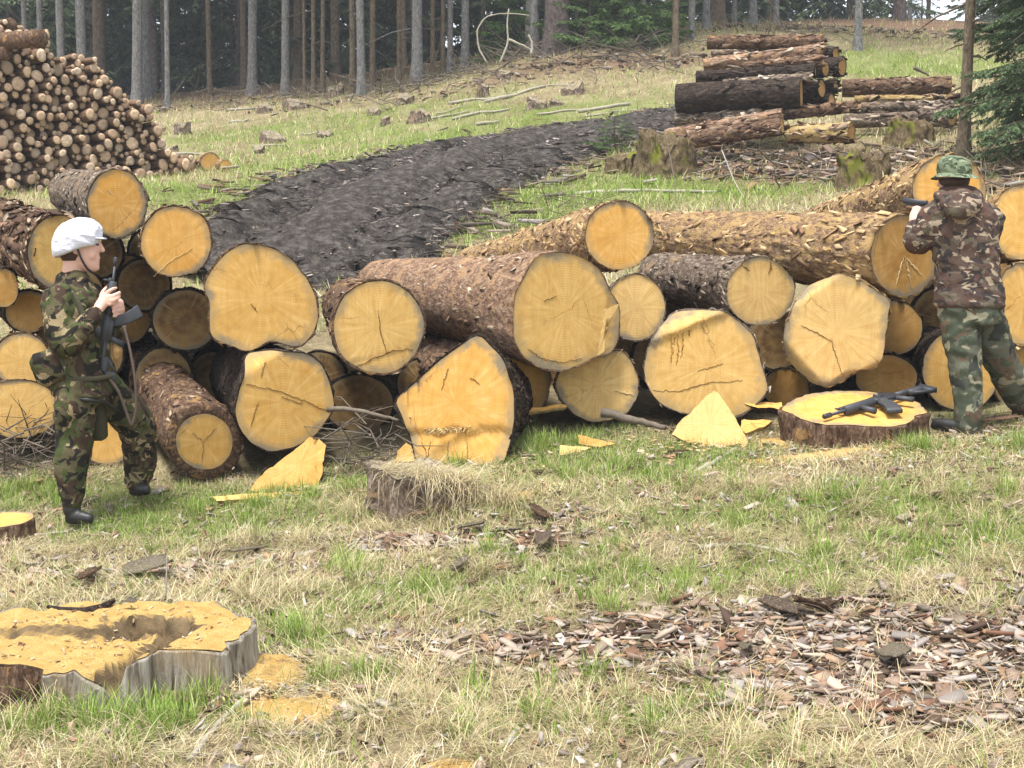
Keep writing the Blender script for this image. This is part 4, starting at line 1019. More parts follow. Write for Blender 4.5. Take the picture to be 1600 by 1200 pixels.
def tree(label, base, h, r, mat, crown, cscale=1.0, lean=(0, 0), seed=0, group=None, stubs=14, name='spruce_tree', zstub=(1, 9)):
    e = empty(name, base, label, 'tree', group); e.rotation_euler = (0, 0, 0)
    obj('trunk', trunk_mesh(h, r, seed, lean, stubs=stubs, zstub=zstub), MAT[mat], e)
    if crown is not None:
        c = obj('crown', crown, MAT['needles'], e); c.scale = (cscale, cscale, h / 22 if crown in CROWN_HI else cscale); c.rotation_euler = (0, 0, seed * 1.7); c.location = (lean[0] * 10, lean[1] * 10, 0)
    return e


TR = [(43, 172, 10, 12, 'trunk', 0), (66, 172, 11, 12, 'trunk', 2), (98, 172, 14, 14, 'trunk', 0), (130, 170, 18, 17, 'trunk', 0), (214, 166, 18, 18, 'trunk', 9), (262, 170, 9, 9, 'trunk', 4), (328, 150, 9, 8, 'trunk_tan', 0),
      (394, 150, 16, 15, 'trunk', 7), (446, 150, 14, 13, 'trunk', 5), (476, 146, 6, 6, 'trunk_tan', 2), (490, 146, 8, 8, 'trunk_tan', 3), (504, 144, 8, 8, 'trunk_tan', 5), (551, 146, 10, 9, 'trunk_tan', 1), (565, 148, 14, 13, 'trunk', -2),
      (582, 142, 10, 9, 'trunk_tan', 4), (624, 134, 8, 8, 'trunk_tan', 1), (652, 131, 19, 18, 'trunk', 1), (676, 122, 8, 8, 'trunk_tan', 2), (692, 118, 8, 7, 'trunk_tan', 2), (703, 115, 10, 10, 'trunk', 3), (727, 108, 14, 14, 'trunk', 1),
      (755, 95, 8, 8, 'trunk_dark', 0), (836, 84, 15, 15, 'trunk', -4), (870, 82, 42, 40, 'trunk_dark', 0), (1055, 89, 11, 10, 'trunk_tan', 0), (1080, 60, 11, 10, 'trunk', 4), (1103, 45, 12, 12, 'trunk', 1), (1147, 36, 8, 8, 'trunk', 0), (1176, 38, 13, 12, 'trunk', 1),
      (1212, 36, 9, 8, 'trunk', 0), (1340, 78, 13, 12, 'trunk', 1), (1405, 30, 20, 18, 'trunk_dark', 0), (985, 60, 12, 11, 'trunk', 1), (1005, 50, 9, 8, 'trunk', 0)]
TLAB = {870: 'thickest dark trunk beside the bleached curved branches', 1340: 'lone slim pale trunk behind the dark log heap', 1055: 'slim tan trunk standing out before the forest right of the thickest trunk', 1405: 'stout reddish trunk on the grassy rise behind the heap',
        652: 'stout pale trunk standing forward at the forest edge above the brush', 214: 'slightly leaning pale trunk just right of the pole pile', 130: 'stout pale trunk rising behind the pole pile'}
for k, (px, py, w, _, mt, lean) in enumerate(TR):
    g = G(px, py); d = (g - CP) @ FW; r = w * d / FPX / 2 * .92
    gen = {'trunk': 'pale grey bare spruce trunk along the forest edge', 'trunk_tan': 'thin tan spruce trunk in the shade of the forest edge', 'trunk_dark': 'dark spruce trunk in the forest edge'}[mt]
    tree(TLAB.get(px, gen), g, random.uniform(19, 24), r, mt, CROWN_HI[k % 3], random.uniform(.8, 1.1), (lean / 165.0 * .6, 0), k + 1, None if px in TLAB else 'trunks along the forest edge', stubs=16 if mt != 'trunk' else 8)
# deeper wood
rng = np.random.default_rng(5); placed = []
for k in range(600):
    if len(placed) >= 95: break
    y = 40 + 45 * rng.random() ** 1.3; x = rng.uniform(-.42 * y, .42 * y)
    if x > .02 * y + 6 and y < 50: continue
    if .24 < x / y < .37 and y < 75: continue                # the grassy ride
    if any((x - a) ** 2 + (y - b) ** 2 < 2.2 for a, b in placed): continue
    placed.append((x, y)); b = np.array([x, y, H(x, y)])
    tree('dim spruce trunk deep inside the shaded forest', b, rng.uniform(18, 24), rng.uniform(.09, .2), ['trunk_tan', 'trunk_dark', 'trunk'][k % 3], CROWN_HI[k % 3], 1.0, (0, 0), 100 + k, 'trees deep in the forest', stubs=18)
k = 0
for y in (47, 54, 62, 72, 84):
    for x in np.arange(-.44 * y, .46 * y, 3.1 if y < 60 else 3.8):
        x2 = x + rng.uniform(-1, 1); y2 = y + rng.uniform(-2.5, 2.5); k += 1
        if .25 < x2 / y2 < .35 and y < 80: continue
        if x2 / y2 > .1 and y < 52: continue
        b = np.array([x2, y2, H(x2, y2)]); s = rng.uniform(.8, 1.5)
        e = empty('young_spruce', b, 'dark bushy young spruce filling the forest interior', 'tree', 'young spruces inside the forest'); e.scale = (s, s, s); e.rotation_euler = (0, 0, rng.uniform(0, 6))
        obj('crown', CROWN_LOW[k % 3], MAT['needles'], e)
        obj('trunk', TRK_Y if k > 1 else (globals().__setitem__('TRK_Y', trunk_mesh(11, .09, 3, stubs=0)) or TRK_Y), MAT['trunk_dark'], e)
for k, (px, py, s) in enumerate([(925, 84, 1.0), (950, 82, .8), (975, 84, .9), (1000, 80, 1.0), (1020, 80, .9), (795, 92, .8), (1035, 70, .8)]):
    g = G(px, py); e = empty('young_spruce', g + np.array([0, 1.0, 0]), 'fresh green young spruce at the forest edge right of the thickest trunk', 'tree', 'green young spruces at the edge'); e.scale = (s, s, s); e.rotation_euler = (0, 0, k)
    obj('crown', CROWN_GREEN[k % 2], MAT['needles'], e); obj('trunk', TRK_Y, MAT['trunk_dark'], e).scale = (.3, .3, .28)
g = G(960, 240); e = empty('spruce_sapling', g, 'tiny spruce sapling on the bank above the stack', 'sapling'); e.scale = (.36, .36, .2); obj('crown', CROWN_GREEN[0], MAT['needles'], e); obj('trunk', TRK_Y, MAT['trunk_dark'], e).scale = (.3, .3, .28)
# spruces on the right bank, near
NEAR_CR = crown_mesh('crown', .35, 9, 1.3, 150, 51, 1.7, .4, (1.35, 1.4, 1.3), .8, .7)
g = G(1505, 246)
tree('slim mossy spruce trunk on the bank behind the green cap', g, 9, .068, 'trunk_tan', None, lean=(.012, 0), seed=77, stubs=30, zstub=(.6, 4))
for k, (px, py, s, lb) in enumerate([(1645, 258, .82, 'dark drooping spruce on the bank beside the slim mossy trunk'), (1720, 250, 1.0, 'dark spruce partly out of view beside the drooping one'), (1610, 215, .75, 'dark spruce behind the slim mossy trunk')]):
    g = G(px, py); e = empty('spruce_tree', g, lb, 'tree'); e.rotation_euler = (0, 0, k * 2.1); e.scale = (s, s, s)
    obj('crown', NEAR_CR, MAT['needles'], e); obj('trunk', trunk_mesh(9, .11, 60 + k, stubs=10, zstub=(.4, 2)), MAT['trunk_dark'], e)


# ------------------------------------------------------------------ brushwood, dead branches
def brush(label, spots, n, rl=(.3, 1.2), rr=(.006, .02), hgt=.35, mat='twig', name='brushwood', seed=1):
    rng = np.random.default_rng(seed); mb = MB()
    for k in range(n):
        px, py, sx, sy = spots[rng.integers(len(spots))]
        p = G(px + rng.normal(0, sx), py + rng.normal(0, sy)) if rng.random() < .0 else None
        c = SPOT[(px, py)] if (px, py) in SPOT else SPOT.setdefault((px, py), G(px, py)); m = (c[1]) / FPX
        x = c[0] + rng.normal(0, sx * m); y = c[1] + rng.normal(0, sy); z = H(x, y)
        l = rng.uniform(*rl); a = rng.uniform(0, 6.28); el = rng.normal(.12, .3); d = np.array([math.cos(a) * math.cos(el), math.sin(a) * math.cos(el), math.sin(el)])
        b = np.array([x, y, z + rng.random() ** 2 * hgt]); mid = b + d * l * .5 + rng.normal(0, .07 * l, 3); r = rng.uniform(*rr)
        mb.tube([b - d * l * .1, mid, b + d * l], [r, r * .8, r * .3], 5, cap=False)
    tag(obj(name, mb.mesh(name), MAT[mat]), label, 'brushwood', kind='stuff')


SPOT = {}
brush('grey brown brushwood and fallen twigs along the forest edge', [(330, 165, 60, 1), (480, 155, 60, 1), (620, 142, 40, 1), (720, 120, 40, 1), (800, 100, 40, 1), (900, 95, 60, 1), (1000, 95, 40, .8), (1240, 55, 40, 1.5)], 380, (.3, 1.4), (.006, .018), .3, seed=2)
brush('tangled dark brushwood beside the helmeted person', [(30, 725, 30, .12), (60, 715, 22, .12), (10, 745, 30, .1)], 150, (.15, .6), (.002, .007), .28, seed=3)
brush('thin bare twigs tangled under the cracked log', [(570, 735, 30, .12), (590, 725, 25, .12), (550, 738, 20, .1)], 75, (.12, .5), (.002, .006), .3, seed=4)
brush('bark scraps and sticks littering the bank by the dark heap', [(1200, 250, 60, .8), (1300, 255, 60, .8), (1400, 250, 50, .8), (1120, 245, 40, .6), (1560, 275, 50, .5)], 220, (.1, .6), (.005, .016), .05, seed=5)
brush('dry bent stalks on the bank above the track', [(820, 345, 30, .6), (780, 365, 25, .4), (900, 320, 30, .5), (760, 345, 25, .5)], 160, (.15, .5), (.003, .006), .1, seed=6)
for lab, pts, r in [('bleached branch arching in a half hoop', [(762, 100), (747, 75), (745, 45), (760, 25), (790, 20), (828, 24)], .022), ('bleached forked branch upright in the brush', [(780, 100), (795, 65), (792, 40), (795, 14)], .025),
                    ('pale branch stub leaning beside the forked branch', [(795, 62), (815, 70), (830, 78)], .03), ('short pale prong beside the thickest trunk', [(830, 85), (832, 68), (826, 54)], .03), ('long grey fallen branch sloping down from the thickest trunk', [(730, 125), (800, 107), (845, 88), (872, 86)], .05),
                    ('grey dead branch leaning left of the stout pale trunk', [(585, 100), (620, 75), (648, 18)], .02), ('second grey dead branch left of the stout pale trunk', [(590, 98), (625, 55), (645, 40)], .015)]:
    d = (G(pts[0][0], 105) - CP) @ FW - 1.2
    stick(lab, [(x, y, d) for x, y in pts], r, 'branch_pale', name='dead_branch', cat='branch')
stick('dark twisted root sticking up from the log row', [(1428, 106, 20.8), (1440, 112, 20.8), (1452, 118, 20.8)], .025, 'twig')
rng = np.random.default_rng(9)
for k in range(15):
    px, py = [(rng.uniform(260, 1000), 0), (rng.uniform(350, 900), 0)][k % 2][0], 0
    py = rng.uniform(170, 245) - (px - 260) * .06; c = G(px, py); a = rng.uniform(-.5, .5); l = rng.uniform(.4, 1.3)
    t = np.linspace(0, 1, 5); P = np.c_[c[0] + math.cos(a) * l * t, c[1] + math.sin(a) * l * t, t * 0]; P[:, 2] = H(P[:, 0], P[:, 1]) + .03
    mb = MB(); mb.tube(P - P[0], rng.uniform(.015, .045) * (1 - .4 * t), 6, jit=.3)
    tag(obj('fallen_branch', mb.mesh('fallen_branch'), MAT['branch_pale'], loc=P[0]), 'short bleached branch lying on the cleared slope', 'branch', 'branches scattered on the slope')
for k, (px, py, h) in enumerate([(1310, 310, 0)]): pass
stick('thin bare sapling stem leaning on the bank', [(1128, 235, 16.5), (1150, 290, 16.2), (1178, 330, 15.8)], .008, 'branch_pale', name='bare_sapling', cat='sapling')
stick('thin upright bare sapling stem above the flaky log', [(1040, 210, 16.5), (1052, 270, 16.3), (1058, 325, 16)], .008, 'twig', name='bare_sapling', cat='sapling')
stick('thin bare stem rising by the pale chipped bark, bottom edge', [(1188, 1165, 4.5), (1192, 1100, 4.5), (1196, 1060, 4.5)], .003, 'twig', name='bare_sapling', cat='sapling')
stick('thin dry stalk standing behind the hollow sawdust stump', [(259, 935, 5.7), (260, 900, 5.7), (261, 868, 5.7)], .004, 'branch_pale', name='dry_stalk', cat='stalk')


# ------------------------------------------------------------------ people
def remesh(mb, name, voxel=.007, smooth=6, wr=0.0, wsc=14, seed=0):
    """one continuous skin round all collected shapes, with cloth folds when asked"""
    me = mb.mesh('tmp'); o = bpy.data.objects.new('tmp', me); COL.objects.link(o)
    m = o.modifiers.new('r', 'REMESH'); m.mode = 'VOXEL'; m.voxel_size = voxel; m.use_smooth_shade = True
    if smooth: q = o.modifiers.new('s', 'SMOOTH'); q.iterations = smooth; q.factor = .5
    dg = bpy.context.evaluated_depsgraph_get(); dg.update()
    r = bpy.data.meshes.new_from_object(o.evaluated_get(dg)); bpy.data.objects.remove(o); bpy.data.meshes.remove(me); r.name = name
    if wr:
        n = len(r.vertices); co = np.empty(n * 3, np.float32); no = np.empty(n * 3, np.float32)
        r.vertices.foreach_get('co', co); r.vertex_normals.foreach_get('vector', no); co = co.reshape(-1, 3).astype(float); no = no.reshape(-1, 3)
        w = 1 - 2 * np.abs(fbm(co[:, 0] * wsc * .7 + seed, co[:, 1] * wsc * .7, co[:, 2] * wsc * 1.3 + .5 * wsc * co[:, 0], 2)) 
        w = w + .6 * fbm(co[:, 0] * wsc * 2 + seed, co[:, 1] * wsc * 2, co[:, 2] * wsc * 3, 2)
        co += no * (wr * w)[:, None]; r.vertices.foreach_set('co', co.astype(np.float32).ravel()); r.update()
    r.polygons.foreach_set('use_smooth', np.ones(len(r.polygons), bool)); r.materials.clear()
    return r


class Fig:
    """joint positions from photo pixels at a depth; radii in photo pixels"""
    def __init__(s, d, base): s.d = d; s.b = np.asarray(base)
    def p(s, x, y, dd=0.0): return W(x, y, s.d + dd) - s.b
    def m(s, px, dd=0.0): return px * (s.d + dd) / FPX
    def limb(s, mb, pts, seg=16, flat=None):
        P = np.array([s.p(*q[:3]) for q in pts]); R = np.array([s.m(q[3], q[2]) for q in pts])
        n = len(P) * 5; t = np.linspace(0, len(P) - 1, n); i = np.clip(t.astype(int), 0, len(P) - 2); f = t - i; f2 = f * f * (3 - 2 * f)
        Q = P[i] * (1 - f)[:, None] + P[i + 1] * f[:, None]; r = R[i] * (1 - f2) + R[i + 1] * f2
        for _ in range(3): Q[1:-1] = (Q[:-2] + 2 * Q[1:-1] + Q[2:]) / 4
        mb.tube(Q, r, seg, flat=flat)
        for k in (0, -1): mb.ball(Q[k], (r[k], 0, 0), (0, r[k], 0), (0, 0, r[k]))
    def torso(s, mb, secs, seg=24, sup=2.4):
        mb.loft([(s.p(x, y, dd), (s.m(rx), 0, 0), (0, rd, 0)) for x, y, dd, rx, rd in secs], seg, sup)
    def ball(s, mb, x, y, dd, rx, ry, rd): mb.ball(s.p(x, y, dd), (s.m(rx), 0, 0), (0, rd, 0), (0, 0, s.m(ry)))


def rifle(parent_label, length, M, foregrip=True, cat='rifle'):
    """x to the muzzle (0..1), z up; M 4x4 to the world"""
    e = empty('rifle', (0, 0, 0), parent_label, cat); e.matrix_world = M @ Matrix.Scale(length, 4)
    def part(nm, f, mat='metal'):
        mb = MB(); f(mb); return obj(nm, mb.mesh(nm, smooth=False), MAT[mat], e)
    part('barrel', lambda b: (b.tube([(.5, 0, 0), (.985, 0, 0)], .0115, 10), b.tube([(.93, 0, 0), (.935, 0, 0), (.995, 0, 0), (1, 0, 0)], [.012, .018, .018, .014], 10)))
    part('handguard', lambda b: (b.tube([(.52, 0, .0), (.53, 0, 0), (.79, 0, 0), (.80, 0, 0)], [.028, .036, .034, .026], 8), [b.box((.55 + .03 * k, 0, .038), (.009, .014, .006)) for k in range(8)]), 'polymer')
    part('receiver', lambda b: (b.box((.415, 0, .012), (.115, .021, .036), bev=.008), b.box((.40, 0, -.028), (.085, .018, .02), bev=.006), b.box((.44, .024, .01), (.03, .004, .012))))
    part('rear_sight', lambda b: (b.box((.37, 0, .062), (.045, .012, .016)), b.tube([(.33, 0, .082), (.41, 0, .082)], .016, 10)))
    part('front_sight', lambda b: (b.box((.805, 0, .045), (.012, .008, .032), taper=.5), b.box((.805, 0, .02), (.02, .02, .014))))
    part('magazine', lambda b: b.loft([((.475 + .006 * k + .0035 * k * k, 0, -.035 - .042 * k), (.044, 0, .006 * k), (0, .016, 0)) for k in range(6)], 16, 7), 'polymer')
    part('pistol_grip', lambda b: b.tube([(.335, 0, -.03), (.315, 0, -.08), (.29, 0, -.15)], [.024, .023, .026], 10, flat=((0, 1, 0), .75)), 'polymer')
    part('trigger_guard', lambda b: b.tube([(.345, 0, -.045), (.36, 0, -.07), (.40, 0, -.072), (.425, 0, -.045)], .005, 6))
    part('stock', lambda b: (b.tube([(.10, 0, .004), (.31, 0, .004)], .019, 10), b.box((.09, 0, -.012), (.088, .018, .032), bev=.01), b.box((.03, 0, -.05), (.028, .018, .062), bev=.01), b.tube([(.05, 0, -.1), (.17, 0, -.03)], .012, 8), b.box((.004, 0, -.04), (.008, .02, .075), bev=.004)), 'polymer')
    if foregrip: part('foregrip', lambda b: b.tube([(.67, 0, -.03), (.672, 0, -.07), (.675, 0, -.15)], [.018, .02, .022], 10), 'polymer')
    return e


def axes(o, xd, zd):
    xd = np.asarray(xd, float); L = np.linalg.norm(xd); xd = xd / L; zd = np.asarray(zd, float); zd = zd - xd * (zd @ xd); zd /= np.linalg.norm(zd); yd = np.cross(zd, xd)
    return Matrix(((xd[0], yd[0], zd[0], o[0]), (xd[1], yd[1], zd[1], o[1]), (xd[2], yd[2], zd[2], o[2]), (0, 0, 0, 1))), L


# helmeted person ------------------------------------------------------------------
gb = G(118, 815); d0 = (gb - CP) @ FW + .02
P1 = empty('person', gb, 'person in woodland camouflage and white helmet holding a rifle upright', 'person')
f = Fig(d0, gb)
mb = MB()                                                                   # body, one skin
mb.loft([(f.p(x, y), (f.m(rx), 0, 0), (0, f.m(rd), 0)) for x, y, rx, rd in [(124, 350, 13, 10), (124, 360, 23, 18), (126, 372, 26, 21), (128, 385, 27, 21), (129, 395, 26, 20), (131, 405, 24, 18), (135, 414, 20, 15), (140, 421, 13, 10), (142, 425, 6, 5)]], 24)
f.limb(mb, [(153, 374, 0, 3), (157, 384, 0, 3.4), (160, 391, 0, 4.2)], 10); f.ball(mb, 152, 403, 0, 5, 2.4, .02); f.ball(mb, 151.5, 408.5, 0, 4.6, 2.4, .018); f.ball(mb, 149, 418, 0, 7, 6, .02); f.ball(mb, 151, 372, 0, 5, 3.5, .05)
f.ball(mb, 142, 398, -.04, 8, 10, .022); f.ball(mb, 142, 398, .04, 8, 10, .022); f.ball(mb, 117, 389, -.078, 4.5, 9, .012); f.ball(mb, 117, 389, .078, 4.5, 9, .012)
f.limb(mb, [(117, 408, 0, 17), (113, 430, 0, 16.5), (112, 450, 0, 19)])
f.torso(mb, [(113, 446, 0, 20, .08), (115, 458, 0, 30, .14), (118, 480, 0, 34, .15), (124, 530, 0, 30, .13), (130, 580, 0, 34, .14), (135, 608, 0, 34, .14)])
f.limb(mb, [(98, 468, -.15, 13), (97, 505, -.19, 14), (104, 538, -.21, 13), (128, 516, -.22, 12), (148, 490, -.2, 8.5), (153, 484, -.19, 8)])
f.limb(mb, [(142, 466, .15, 13), (160, 505, .18, 14), (172, 522, .14, 12), (184, 498, .05, 8), (185, 490, .03, 8)])
f.limb(mb, [(124, 605, -.07, 24), (117, 690, -.1, 18), (112, 775, -.12, 12), (114, 800, -.12, 9)]); f.limb(mb, [(150, 605, .08, 24), (212, 662, .26, 18), (214, 745, .34, 12), (216, 762, .34, 9)])
# near hand: palm beside the handguard, fingers closing round it
f.limb(mb, [(151, 486, -.19, 8), (158, 476, -.17, 9.5), (164, 467, -.15, 9)], 14, flat=((.3, 1, .2), .6))
for q in ([(163, 461, -.15, 3.6), (170, 455, -.165, 3.3), (177, 451, -.15, 3.0), (182, 450, -.125, 2.6)], [(166, 465, -.15, 3.7), (175, 463, -.17, 3.4), (183, 459, -.15, 3.1), (187, 457, -.12, 2.7)], [(166, 470, -.155, 3.7), (176, 470, -.172, 3.4), (184, 466, -.15, 3.1), (187, 463, -.12, 2.7)],
          [(164, 475, -.155, 3.4), (173, 476, -.168, 3.0), (180, 473, -.15, 2.7), (183, 470, -.125, 2.4)], [(157, 468, -.15, 3.8), (160, 457, -.13, 3.6), (166, 450, -.105, 3.2), (170, 446, -.09, 2.8)]): f.limb(mb, q, 8)
# far hand round the receiver
f.limb(mb, [(185, 491, .03, 8), (187, 483, .0, 9), (186, 474, -.02, 8)], 14, flat=((.2, 1, .1), .65))
for q in ([(188, 474, -.02, 3.4), (183, 472, -.065, 3.2), (176, 473, -.135, 2.8)], [(190, 479, -.02, 3.4), (184, 479, -.07, 3.2), (176, 480, -.135, 2.8)], [(191, 485, -.02, 3.4), (185, 486, -.07, 3.2), (177, 487, -.135, 2.8)], [(190, 490, -.01, 3.2), (186, 493, -.07, 2.9), (178, 494, -.13, 2.5)], [(184, 476, .0, 3.6), (176, 470, -.03, 3.3), (171, 464, -.05, 2.8)]): f.limb(mb, q, 8)
obj('body', remesh(mb, 'body', .0066, 2), MAT['skin'], P1)
mb = MB()
f.torso(mb, [(114, 432, 0, 23, .085), (114, 446, 0, 30, .11), (113, 456, 0, 40, .19), (115, 475, 0, 45, .215), (119, 500, 0, 44, .205), (123, 530, 0, 42, .19), (127, 560, 0, 43, .185), (132, 590, 0, 47, .19), (136, 615, 0, 50, .195)])
f.limb(mb, [(98, 466, -.16, 23), (93, 505, -.20, 24), (102, 540, -.215, 23), (126, 520, -.225, 19), (147, 491, -.2, 12.5)])
f.limb(mb, [(142, 464, .16, 23), (160, 505, .19, 21), (173, 525, .14, 18), (184, 499, .05, 12)])
f.limb(mb, [(106, 438, 0, 17), (122, 436, -.05, 14), (130, 440, 0, 12), (122, 436, .05, 14), (106, 438, 0, 17)])
obj('jacket', remesh(mb, 'jacket', .011, 4, .007, 13), MAT['camo_dpm'], P1)
mb = MB()
f.torso(mb, [(134, 596, 0, 42, .17), (136, 612, 0, 42, .175), (138, 630, 0, 38, .165)])
f.limb(mb, [(121, 608, -.08, 35), (117, 650, -.1, 31), (117, 692, -.11, 27), (111, 735, -.12, 25), (112, 768, -.13, 19), (113, 782, -.13, 16)])
f.limb(mb, [(152, 606, .08, 34), (186, 634, .17, 31), (214, 661, .26, 29), (220, 700, .31, 26), (217, 735, .34, 24), (214, 750, .34, 19)])
f.ball(mb, 104, 640, -.19, 19, 24, .05)
obj('trousers', remesh(mb, 'trousers', .011, 4, .008, 12, 3), MAT['camo_dpm'], P1)
for nm, q in (('boot', [(112, 775, -.13, 15), (112, 795, -.13, 14), (115, 806, -.13, 12), (128, 808, -.15, 10), (139, 810, -.16, 8)]), ('boot', [(213, 742, .34, 15), (213, 755, .34, 14), (215, 762, .34, 12), (222, 763, .30, 10), (228, 765, .26, 8)])):
    mb = MB(); f.limb(mb, q, 14); x, y, dd = q[-2][:3]; f.limb(mb, [(q[2][0] - 6, q[2][1] + 5, q[2][2], 8), (x, y + 4, dd, 8), (q[-1][0] + 1, q[-1][1] + 2, q[-1][2], 7)], 12)
    obj(nm, remesh(mb, nm, .007, 3), MAT['boot'], P1)
# helmet with cloth cover and short peak
mb = MB()
sec = [((120.5, 392), 33.5, -11, .122), ((120, 387), 35.5, -10.5, .130), ((120.5, 379), 36.5, -9, .134), ((121, 370), 36.5, -7, .134), ((122, 361), 34.5, -5, .128), ((123, 353), 30, -4, .11), ((123.5, 346.5), 22, -3, .08), ((124, 342), 12, -1, .045), ((124, 340.5), 4, 0, .015)]
mb.loft([(f.p(*c), np.array([f.m(a), 0, -f.m(b)]), (0, rd, 0)) for c, a, b, rd in sec], 36, 2.2)
hm = remesh(mb, 'helmet', .006, 5, .006, 15, 5); hel = obj('helmet', hm, MAT['helmet'], P1)
mb = MB(); mb.loft([(f.p(148, 372), (0, .085, 0), (0, 0, .007)), (f.p(156, 372), (0, .07, 0), (0, 0, .006)), (f.p(164, 373), (0, .035, 0), (0, 0, .004))], 20); obj('peak', mb.mesh('peak'), MAT['helmet'], hel)
mb = MB(); f.limb(mb, [(121, 388, -.083, 1.7), (127, 405, -.075, 1.7), (137, 421, -.05, 1.7), (146, 427, -.01, 1.7), (146, 427, .02, 1.7)], 8); obj('chin_strap', mb.mesh('chin_strap'), MAT['boot'], P1)
mb = MB(); f.ball(mb, 152.5, 382, -.048, 2.6, 2.0, .012); obj('eye', mb.mesh('eye'), MAT['hair'], P1)
mb = MB(); f.torso(mb, [(117, 382, 0, 24, .083), (116, 398, 0, 21, .078), (115, 407, 0, 17, .06)]); obj('hair', mb.mesh('hair'), MAT['hair'], P1)
mb = MB()
f.limb(mb, [(90, 452, -.13, 6), (100, 446, -.15, 6), (118, 465, -.20, 6), (132, 500, -.20, 6), (142, 540, -.17, 6)], 10, flat=((.3, 1, .1), .4))
f.limb(mb, [(100, 588, -.18, 4), (120, 592, -.19, 4), (150, 592, -.18, 4), (172, 588, -.1, 4)], 10, flat=((0, 1, 0), .4)); obj('webbing', mb.mesh('webbing'), MAT['strap'], P1)
mb = MB(); mb.box(f.p(80, 573, -.15), (f.m(26), .07, f.m(26)), R=np.array([[.95, 0, -.3], [0, 1, 0], [.3, 0, .95]]), bev=.035)
obj('hip_pouch', remesh(mb, 'hip_pouch', .008, 5, .006, 14), MAT['camo_dpm'], P1)
mb = MB(); mb.box(f.p(153, 650, .03), (f.m(12), .05, f.m(38)), bev=.015); obj('satchel', mb.mesh('satchel'), MAT['strap'], P1)
mb = MB(); f.limb(mb, [(112, 622, -.17, 3.4), (140, 625, -.19, 3.4), (165, 628, -.1, 3.4), (180, 640, .05, 3.4)], 8); obj('thigh_strap', mb.mesh('thigh_strap'), MAT['boot'], P1)
mb = MB(); f.limb(mb, [(182, 537, -.06, 5), (184, 548, -.06, 7), (182, 558, -.06, 5)], 12); obj('front_pouch', remesh(mb, 'front_pouch', .006, 3, .004, 20), MAT['tanpouch'], P1)
# its rifle
bt = W(158, 590, d0 - .10); mz = W(181, 402, d0 - .11); Mr, Lr = axes(bt, mz - bt, (-1, -.25, -.1))
rifle('black rifle held upright by the helmeted person', Lr, Mr, False)
# sling hanging from it
mb = MB(); f2 = Fig(d0, np.zeros(3)); f2.limb(mb, [(194, 512, -.1, 4), (203, 545, -.1, 4), (211, 590, -.09, 4), (214, 640, -.06, 4), (206, 668, -.03, 4), (196, 640, -.05, 4), (186, 612, -.08, 4), (168, 588, -.1, 4)], 10, flat=((1, .3, 0), .55))
me = mb.mesh('rifle_sling'); o = obj('rifle_sling', me, MAT['sling']); tag(o, 'brown webbing sling looping down from the upright rifle', 'sling')

# person aiming a pistol -----------------------------------------------------------
gb = G(1512, 680); d1 = (gb - CP) @ FW + .03
P2 = empty('person', gb, 'person in brown camouflage jacket and green cap aiming a pistol, back turned', 'person')
f = Fig(d1, gb); mb = MB()
mb.loft([(f.p(x, y, .02), (f.m(rx), 0, 0), (0, rd, 0)) for x, y, rx, rd in [(1491, 250, 10, .05), (1490, 258, 20, .085), (1490, 270, 24, .1), (1490, 282, 23.5, .1), (1489, 292, 20, .085), (1487, 301, 15, .07), (1484, 306, 8, .05)]], 24)
f.ball(mb, 1473, 283, .03, 3.5, 8, .02); f.ball(mb, 1512, 283, .0, 3, 8, .02); f.ball(mb, 1468, 288, .1, 4, 5, .02)
f.limb(mb, [(1494, 292, -.01, 15), (1496, 312, -.01, 16), (1498, 330, -.01, 19)])
f.torso(mb, [(1498, 325, 0, 30, .09), (1500, 345, 0, 42, .12), (1508, 400, 0, 38, .12), (1514, 470, 0, 40, .13)])
f.limb(mb, [(1456, 345, .02, 13), (1440, 378, .06, 13), (1430, 380, .12, 12), (1428, 352, .2, 8), (1429, 345, .22, 8)])
f.limb(mb, [(1545, 348, .05, 13), (1535, 380, .22, 13), (1485, 352, .38, 10), (1448, 342, .34, 8), (1440, 340, .32, 8)])
f.limb(mb, [(1498, 480, -.02, 22), (1507, 560, -.02, 17), (1512, 650, -.03, 11)]); f.limb(mb, [(1536, 480, .05, 22), (1556, 550, .09, 17), (1596, 636, .3, 11)])
f.limb(mb, [(1428, 347, .22, 8), (1430, 338, .24, 9.5), (1433, 330, .26, 9)], 14, flat=((.6, 1, 0), .65))
for q in ([(1430, 328, .25, 3.4), (1436, 327, .235, 3.2), (1443, 329, .25, 2.8)], [(1430, 333, .25, 3.4), (1437, 333, .235, 3.2), (1444, 334, .25, 2.8)], [(1430, 338, .25, 3.3), (1437, 339, .235, 3.0), (1443, 340, .25, 2.7)], [(1430, 343, .245, 3), (1436, 344, .235, 2.8), (1441, 345, .25, 2.5)], [(1434, 330, .27, 3.6), (1432, 324, .275, 3.2), (1426, 323, .28, 2.8)]): f.limb(mb, q, 8)
f.limb(mb, [(1448, 342, .32, 8), (1443, 336, .31, 9), (1441, 330, .30, 8)], 14, flat=((.6, 1, 0), .65))
for q in ([(1443, 330, .3, 3.3), (1438, 327, .28, 3.0), (1431, 326, .28, 2.6)], [(1444, 335, .29, 3.3), (1437, 335, .27, 3.0), (1432, 336, .27, 2.6)], [(1444, 340, .29, 3.2), (1438, 341, .27, 2.9), (1433, 341, .27, 2.5)], [(1444, 345, .29, 3), (1439, 346, .28, 2.7), (1435, 346, .28, 2.3)], [(1446, 332, .29, 3.5), (1448, 326, .285, 3.1), (1444, 322, .285, 2.6)]): f.limb(mb, q, 8)
obj('body', remesh(mb, 'body', .0068, 2), MAT['skin'], P2)
mb = MB()
